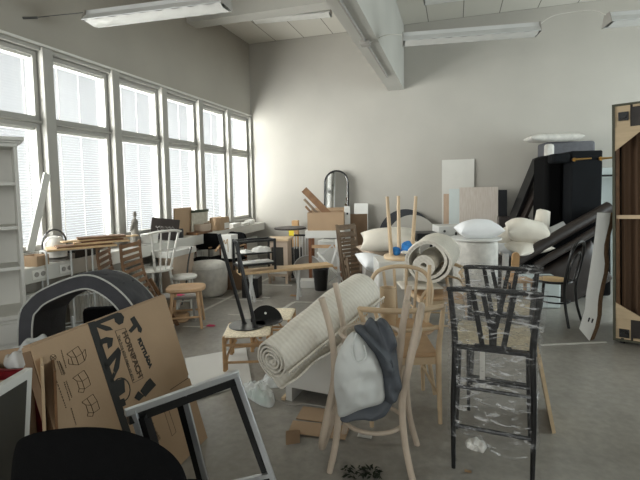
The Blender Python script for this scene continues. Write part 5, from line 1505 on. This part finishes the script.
for i, (p, nn) in enumerate(cols):
    ro = []; ri = []
    for k in range(K + 1):
        u = k / K; b = p + depth * u
        tuft = -.016 * max(0, math.sin(u * PI * 3)) ** 2 * (max(0, math.sin(i * .55)) ** 4) * 2 + .012 * noise.noise(V((i * .35, u * 4, 1)))
        edge = min(1, min(u, 1 - u) * 8); 
        ro.append(b + nn * (th_ * .38 + .014 * edge ** .5 + tuft * edge)); ri.append(b - nn * (th_ * .5))
    outer.append(ro); inner.append(ri)
rows = [o + i[::-1] + [o[0]] for o, i in zip(outer, inner)]
vs_ = m.grid(rows)
bmesh.ops.remove_doubles(m.bm, verts=m.bm.verts, dist=1e-5)
bmesh.ops.holes_fill(m.bm, edges=m.bm.edges, sides=0)
build(m, 'padding', 'charcoal', t, True, sharp=50)
for sgn, lst in ((1, outer), (-1, inner)):
    build(MB().tube([r[0] for r in lst], .0055, 6), 'piping', 'piping', t, True)
build(MB().tube([r[-1] for r in outer], .0055, 6), 'piping', 'piping', t, True)
for i in (16, 22, 27, 32):
    for k in (3, 7):
        q = outer[min(i, len(outer) - 1)][k]
        build(MB().lathe([(0, -.004), (.012, -.002), (.012, .003), (0, .006)], q, 10), 'tuft_button', 'charcoal', t, True)
q = cpt(98, 300, 2.86); q.z = 0
t = thing('black_armchair', 'black armchair in the hollow of the arched dark cushion', 'armchair', q, YAW + R(10))
build(MB().pillow((0, 0, .42), (.30, .30, .16), power=7, pinch=.02), 'seat', 'black_fabric', t)
build(MB().bb(-.15, .15, .12, .2, .42, .74), 'backrest', 'black_fabric', t, bevel=.03)
for sx in (-1, 1):
    for sy in (-1, 1): build(MB().bar((sx * .12, sy * .11, 0), (sx * .12, sy * .11, .37), .035), 'leg', 'black_paint', t)
# wire rack behind the arch
q = PD(55, 330, 3.3); q.z = 0
t = thing('wire_shelf', 'white wire basket shelf seen through the arched dark cushion', 'shelf', q, YAW)
for z in (.12, .28, .44): 
    m = MB()
    for k in range(9): m.bar((-.2 + .05 * k, -.1, z), (-.2 + .05 * k, .1, z), .006)
    m.bar((-.2, -.1, z), (.2, -.1, z), .012).bar((-.2, .1, z), (.2, .1, z), .012)
    build(m, 'wire_tray', 'white_metal', t)
for sx in (-.2, 0, .2): build(MB().bar((sx, -.1, 0), (sx, -.1, .62), .014), 'post', 'white_metal', t)
for sx in (-.2, .2): build(MB().bar((sx, .1, 0), (sx, .1, .62), .014), 'post', 'white_metal', t)

# the flat moving box
B0 = V((-1.47, 2.27, .004)); B1 = V((-1.45, 1.35, .004))
T0 = PD(165, 295, 2.70); T1 = PD(30, 345, 1.83)
T1.z = T0.z
sdir = (T0 - T1).normalized()
nrm = (B0 - T0).cross(sdir).normalized()
if nrm.x < 0: nrm = -nrm
tdir = (B0 - T0); tdir = (tdir - sdir * tdir.dot(sdir)).normalized()
Hh = (B0 - T0).length; Ls = (T0 - T1).length
t = thing('moving_box', 'large flat brown moving box with black tool drawings, standing on its edge', 'box', (B0 + B1) / 2, 0)
def fp(s, q, off=0.0): return T1 + sdir * s + tdir * q + nrm * off
def fs(px, py, off=.0012):
    d, _f = ray(px, py); o = V((0, 0, CAMH)); k = (T1 - o).dot(nrm) / d.dot(nrm)
    return o + d * k + nrm * off
dB = (B0 - T0).dot(tdir)
outl = [fp(0, 0), fp(Ls, 0), fp(Ls, dB * .56), fp(Ls - .016, dB * .565), fp(Ls - .016, dB * .58), fp(Ls, dB * .585), fp(Ls, dB), fp(0, dB)]
build(MB().prism(outl, -nrm * .055), 'box_body', 'cardboard', t, True, bevel=.002)
build(MB().prism([fp(.005, -.001, -.006), fp(Ls - .005, -.001, -.006), fp(Ls - .005, -.001, -.05), fp(.005, -.001, -.05)], -tdir * .006), 'top_fold', 'cardboard', t, True)
build(MB().prism([fp(-.001, .02, -.004), fp(-.001, dB - .02, -.004), fp(-.001, dB - .02, -.05), fp(-.001, .02, -.05)], -sdir * .004), 'side_edge', 'cardboard_dark', t, True)
ink = lambda mb, pts: mb.prism([fs(x, y, .0008) for x, y in pts], nrm * .0008)
m = MB()
ink(m, [(87.5, 323), (94.5, 321), (131, 433), (123, 433)])                                # stripe
build(m, 'printed_stripe', 'ink', t, True)
TOOLS = []
m = None
TOOLS.append([(94, 322), (113, 314), (115, 318), (100, 324), (110, 327), (113, 330), (106, 331), (96, 327)])      # pliers
TOOLS.append([(113, 314), (117, 312.5), (121, 313), (124, 317), (123, 323), (119, 325), (115, 322), (114, 318)])
TOOLS.append([(130, 319), (134, 316), (142, 329), (141, 333), (138, 331.5), (137, 327), (131, 333), (128.5, 330.5), (133, 325)])   # hammer
TOOLS.append([(99, 340), (106, 337), (113, 338), (112, 346), (108, 349), (107, 343), (103, 344), (101, 348)])     # spanner jaw
TOOLS.append([(103, 364), (118, 347), (121, 351), (106, 371)])                                  # brace
TOOLS.append([(117, 353), (121, 352), (119, 368), (116, 374), (113, 371)])                      # chisel
TOOLS.append([(113, 372), (116, 374), (112, 383), (110, 381)])
TOOLS.append([(114, 381), (124, 378), (125, 392), (118, 397)])
TOOLS.append([(117, 401), (124, 398), (126, 405), (120, 408)])
TOOLS.append([(146, 382), (150, 378), (156, 385), (145, 397), (140, 391)])                      # pencil
TOOLS.append([(138, 391), (144, 396), (139, 401), (134, 398)])
for q in TOOLS: build(ink(MB(), q), 'printed_tool', 'ink', t, True)
m = MB()
def outline(mb, pts, w=.0022, closed=True):
    q = [fs(x, y, .0012) for x, y in pts]
    for a, b in zip(q, q[1:] + ([q[0]] if closed else [])):
        if (b - a).length > 1e-4: mb.bar(a, b, w, .001, up=nrm)
circ = [(121 + 9 * math.cos(k * PI / 8), 390 + 12 * math.sin(k * PI / 8)) for k in range(16)]
outline(m, circ, .006)
build(m, 'printed_saw_blade', 'ink', t, True)
m = MB()
outline(m, [(115, 331), (125, 328), (143, 378), (133, 383)], .002)
build(m, 'printed_frame', 'ink', t, True)
# three little drawings of how to fold the box, and lines of small print
for k, (cx, cy) in enumerate(((77, 357), (83, 381), (92, 405))):
    m = MB()
    f = lambda dx, dy: (cx + dx * .95 + dy * .30, cy - dx * .32 + dy * .95)
    outline(m, [f(-6, -2), f(-1, 0), f(-1, 8), f(-6, 6)]); outline(m, [f(-1, 0), f(6, -2), f(6, 6), f(-1, 8)])
    outline(m, [f(-6, -2), f(-9, -6), f(-3, -8), f(-1, 0)]); outline(m, [f(-1, 0), f(-3, -8), f(4, -10), f(6, -2)], closed=False)
    outline(m, [f(6, -2), f(10, -5), f(9, 2), f(6, 6)]) if k == 0 else outline(m, [f(-6, 6), f(-8, 9), f(-3, 11), f(-1, 8)])
    if k == 0: outline(m, [f(-9, -1), f(-10, 4), f(-6, 6)], closed=False)
    build(m, 'printed_drawing', 'ink_soft', t, True)
m = MB()
outline(m, [(53 + 3 * math.cos(k * PI / 5), 357.5 + 3 * math.sin(k * PI / 5)) for k in range(10)], .002)
outline(m, [(51, 356), (55, 359)], .002, False); outline(m, [(51, 359), (55, 356)], .002, False)
build(m, 'printed_symbol', 'ink_soft', t, True)
rnd = random.Random(3)
for (x0, y0, x1, y1) in ((61, 350, 66, 368), (57, 361, 62, 375), (59, 361, 64, 375), (64, 382, 70, 401), (66, 381, 72, 398), (55, 377, 66, 408), (71, 408, 76, 425), (60, 363, 65, 374)):
    m = MB(); a = V((x0, y0)); b = V((x1, y1)); u = 0
    while u < 1:
        w = .03 + .06 * rnd.random(); p, q = a.lerp(b, u), a.lerp(b, min(1, u + w))
        m.bar(fs(p.x, p.y), fs(q.x, q.y), .0045, .0008, up=nrm); u += w + .03
    build(m, 'printed_line', 'ink_soft', t, True)
def Tm(px, py, along):
    """text frame on the face: baseline runs from px,py towards `along`"""
    o = fs(px, py, .0012); e = fs(along[0], along[1], .0012)
    x = (e - o).normalized(); y = nrm.cross(x).normalized()
    return Matrix(((x.x, y.x, nrm.x, o.x), (x.y, y.y, nrm.y, o.y), (x.z, y.z, nrm.z, o.z), (0, 0, 0, 1))), (e - o).length
def lettering(txt, px, py, along, nm, bold=.003, mat='ink', kh=None):
    Mx, L = Tm(px, py, along); mb = MB()
    cu = MB().text(txt, 1.0, Matrix.Identity(4)); w = max(v.co.x for v in cu.bm.verts); cu.bm.free()
    mb.text(txt, L / w, Mx, bold=bold)
    return build(mb, nm, mat, t, True)
lettering('FLYTTLÅDA', 137.5, 339.5, (149.5, 368), 'printed_word')
lettering('HORNBACH', 122, 332.5, (138.5, 378), 'printed_brand', .002, 'ink_soft')
lettering('Det finns alltid något att göra', 117.5, 336, (133, 381), 'printed_slogan', .0, 'ink')
m = MB()
outline(m, [(136, 424), (146, 416), (158, 436), (148, 446)], .002)
for u in (.25, .5, .75): outline(m, [(136 + 12 * u, 424 + 22 * u), (146 + 12 * u, 416 + 20 * u)], .0016, False)
outline(m, [(164, 411), (168, 408), (176, 432), (172, 436)], .002)
outline(m, [(171, 402), (189, 378)], .004, False) if False else outline(m, [(170, 390), (188, 378)], .004, False)
build(m, 'printed_form', 'ink_soft', t, True)
lettering('Innehåll', 151, 425, (158, 441), 'printed_caption', .0, 'ink_soft')

# silver frame of a table in front of the box
A = PD(125, 413, 1.47); B = PD(236, 374, 1.75)
Mt = A.lerp(B, .53); Mt = PD(183.5, 392.5, (A.lerp(B, .53)).dot(FWD))
Bf = G(303, 565, .015); 
ld = (Bf - B)
t = thing('table_frame', 'silver metal table frame with black inner faces, tilted in front of the box', 'frame', ((A + B) / 2 + (Bf - B)).to_2d().to_3d() if False else V((Bf.x - .2, Bf.y - .12, 0)), 0)
Af = A + ld; Af.z = max(Af.z, .0)
def rail(p, q, nm='rail', w=.021, black=True, side=None):
    build(MB().bar(p, q, w, .012, up=FWD), nm, 'silver', t, True, bevel=.002)
build(MB().bar(A, B + (B - A).normalized() * .01, .020, .024, up=UP), 'top_rail', 'silver', t, True, bevel=.002)
build(MB().bar(A + FWD * .03 - UP * .008, B + FWD * .05 - UP * .012, .014, .020, up=UP), 'top_rail', 'silver', t, True, bevel=.002)
build(MB().bar(A + FWD * .02 - UP * .034 + RGT * .0, B + FWD * .02 - UP * .034, .03, .03, up=UP), 'inner_face', 'black_paint', t, True)
M0 = Mt; Mf = G(222, 545, .015); A1 = A + (B - A) * .06; A1f = A1 + (Mf - M0) * .97
for p, q, off in ((B, Bf, -1), (M0, Mf, -1), (A1, A1f, 1)):
    build(MB().bar(p, q, .023, .014, up=FWD), 'leg', 'silver', t, True, bevel=.002)
    build(MB().bar(p + RGT * off * .022 + FWD * .03 - UP * .03, q + RGT * off * .022 + FWD * .03, .026, .05, up=FWD), 'inner_face', 'black_paint', t, True)
u = .50
p = B.lerp(Bf, .53); q = M0.lerp(Mf, .60)
build(MB().bar(p, q, .018, .014, up=FWD), 'cross_rail', 'silver', t, True)

# black chair back close to the camera
fc_ = 1.12
oc = PD(100, 480, fc_); oc.z = 0
t = thing('office_chair', 'black upholstered chair with rounded back, closest to the camera', 'chair', oc, YAW)
pts = [(13, 520), (11, 480), (14, 452), (22, 438), (50, 430), (90, 427), (125, 431), (155, 442), (176, 458), (187, 480), (192, 520)]
O = [PD(x, y, fc_) for x, y in pts]
zb = .50
O = [V((O[0].x, O[0].y, zb))] + O + [V((O[-1].x, O[-1].y, zb))]
m = MB().blob(O, -FWD + UP * .2, .035, 1.6, rings=10, seed=1, wr=.002, res=90)
build(m, 'backrest', 'black_fabric', t, True, sharp=70)
build(MB().pillow((-.03, .25, .43), (.42, .44, .10), power=6, pinch=.02), 'seat', 'black_fabric', t)
build(MB().tube([(0, .25, .05), (0, .25, .39)], .03, 12), 'column', 'black_steel', t)
for k in range(5):
    a = 2 * PI * k / 5
    l = build(MB().bar((0, .25, .09), (.28 * math.cos(a), .25 + .28 * math.sin(a), .07), .045, .03), 'base_arm', 'black_plastic', t)
    build(MB().tube([(.28 * math.cos(a) - .012, .25 + .28 * math.sin(a), .03), (.28 * math.cos(a) + .012, .25 + .28 * math.sin(a), .03)], .03, 12), 'caster', 'black_plastic', l)

# lower left corner: carton, framed board, panels, red basket
q = PD(-14, 372, 1.95)
t = thing('carton', 'open brown carton at the left edge, before the red basket', 'box', (q.x, q.y, 0), YAW + R(25))
zt_ = PD(20, 366, 1.95).z
m = MB(); carton(m, (0, 0, 0), (.34, .44, zt_)); build(m, 'body', 'cardboard', t)
q = PD(31, 368, 2.2); q.z = 0
t = thing('basket', 'dark red plastic basket with crumpled clear plastic, behind the open carton', 'basket', q, 0)
bz_ = PD(27, 357, 2.2).z
build(MB().lathe([(0, 0), (.12, 0), (.16, bz_ - .01), (.168, bz_), (.15, bz_), (.11, .02), (0, .02)], seg=30), 'body', 'red_plastic', t)
solo(MB().blob([(q.x + .12 * math.cos(a), q.y + .12 * math.sin(a), bz_ - .02) for a in [2 * PI * k / 12 for k in range(12)]], UP, .10, .2, rings=7, seed=9, wr=.06, freq=16, res=48), 'plastic_bag', 'clear_bag', 'crumpled clear plastic bag heaped in the dark red basket', 'plastic bag', sub=1, sharp=80)
a = PD(-30, 400, 1.42); b = PD(33, 371, 1.72)
dn_ = V(((b - a).y, -(b - a).x, 0)).normalized()
if dn_.dot(RGT) < 0: dn_ = -dn_
b.z = a.z = (a.z + b.z) / 2
t = thing('framed_board', 'dark grey board with thick white edge, leaning at the left picture edge', 'board', V(((a + b) / 2).to_2d().to_3d()), 0)
lo = dn_ * -.02 - (b - a).normalized() * .10
d1 = (b - a).normalized()
build(MB().prism([a, b, V((b.x, b.y, 0.002)) + lo, V((a.x, a.y, 0.002)) + lo], -dn_ * .03), 'white_edge', 'white_laminate', t, True, bevel=.003)
a2 = a + d1 * .02 - UP * .035 + lo * .05; b2 = b - d1 * .035 - UP * .035 + lo * .05
build(MB().prism([a2 + dn_ * .001, b2 + dn_ * .001, V((b2.x, b2.y, .03)) + lo * .93, V((a2.x, a2.y, .03)) + lo * .93], dn_ * .004), 'dark_face', 'screen_dark', t, True)
for i, (dx, mt, lb) in enumerate(((.03, 'pale_birch', 'pale thin wooden sheet standing just behind the dark framed board'), (.065, 'brown_wood', 'brown thin wooden sheet between the pale sheet and the moving box'))):
    c = b + d1 * (.03 + .03 * i) + RGT * (.012 + .03 * i); c.z -= .03 * i + .01
    solo(MB().prism([c, c + FWD * .16 - RGT * .11, V((c.x, c.y, .002)) + FWD * .16 - RGT * .12, V((c.x, c.y, .002)) - RGT * .02], RGT * .012), 'wooden_sheet', mt, lb, 'board', 'thin sheets by the moving box')
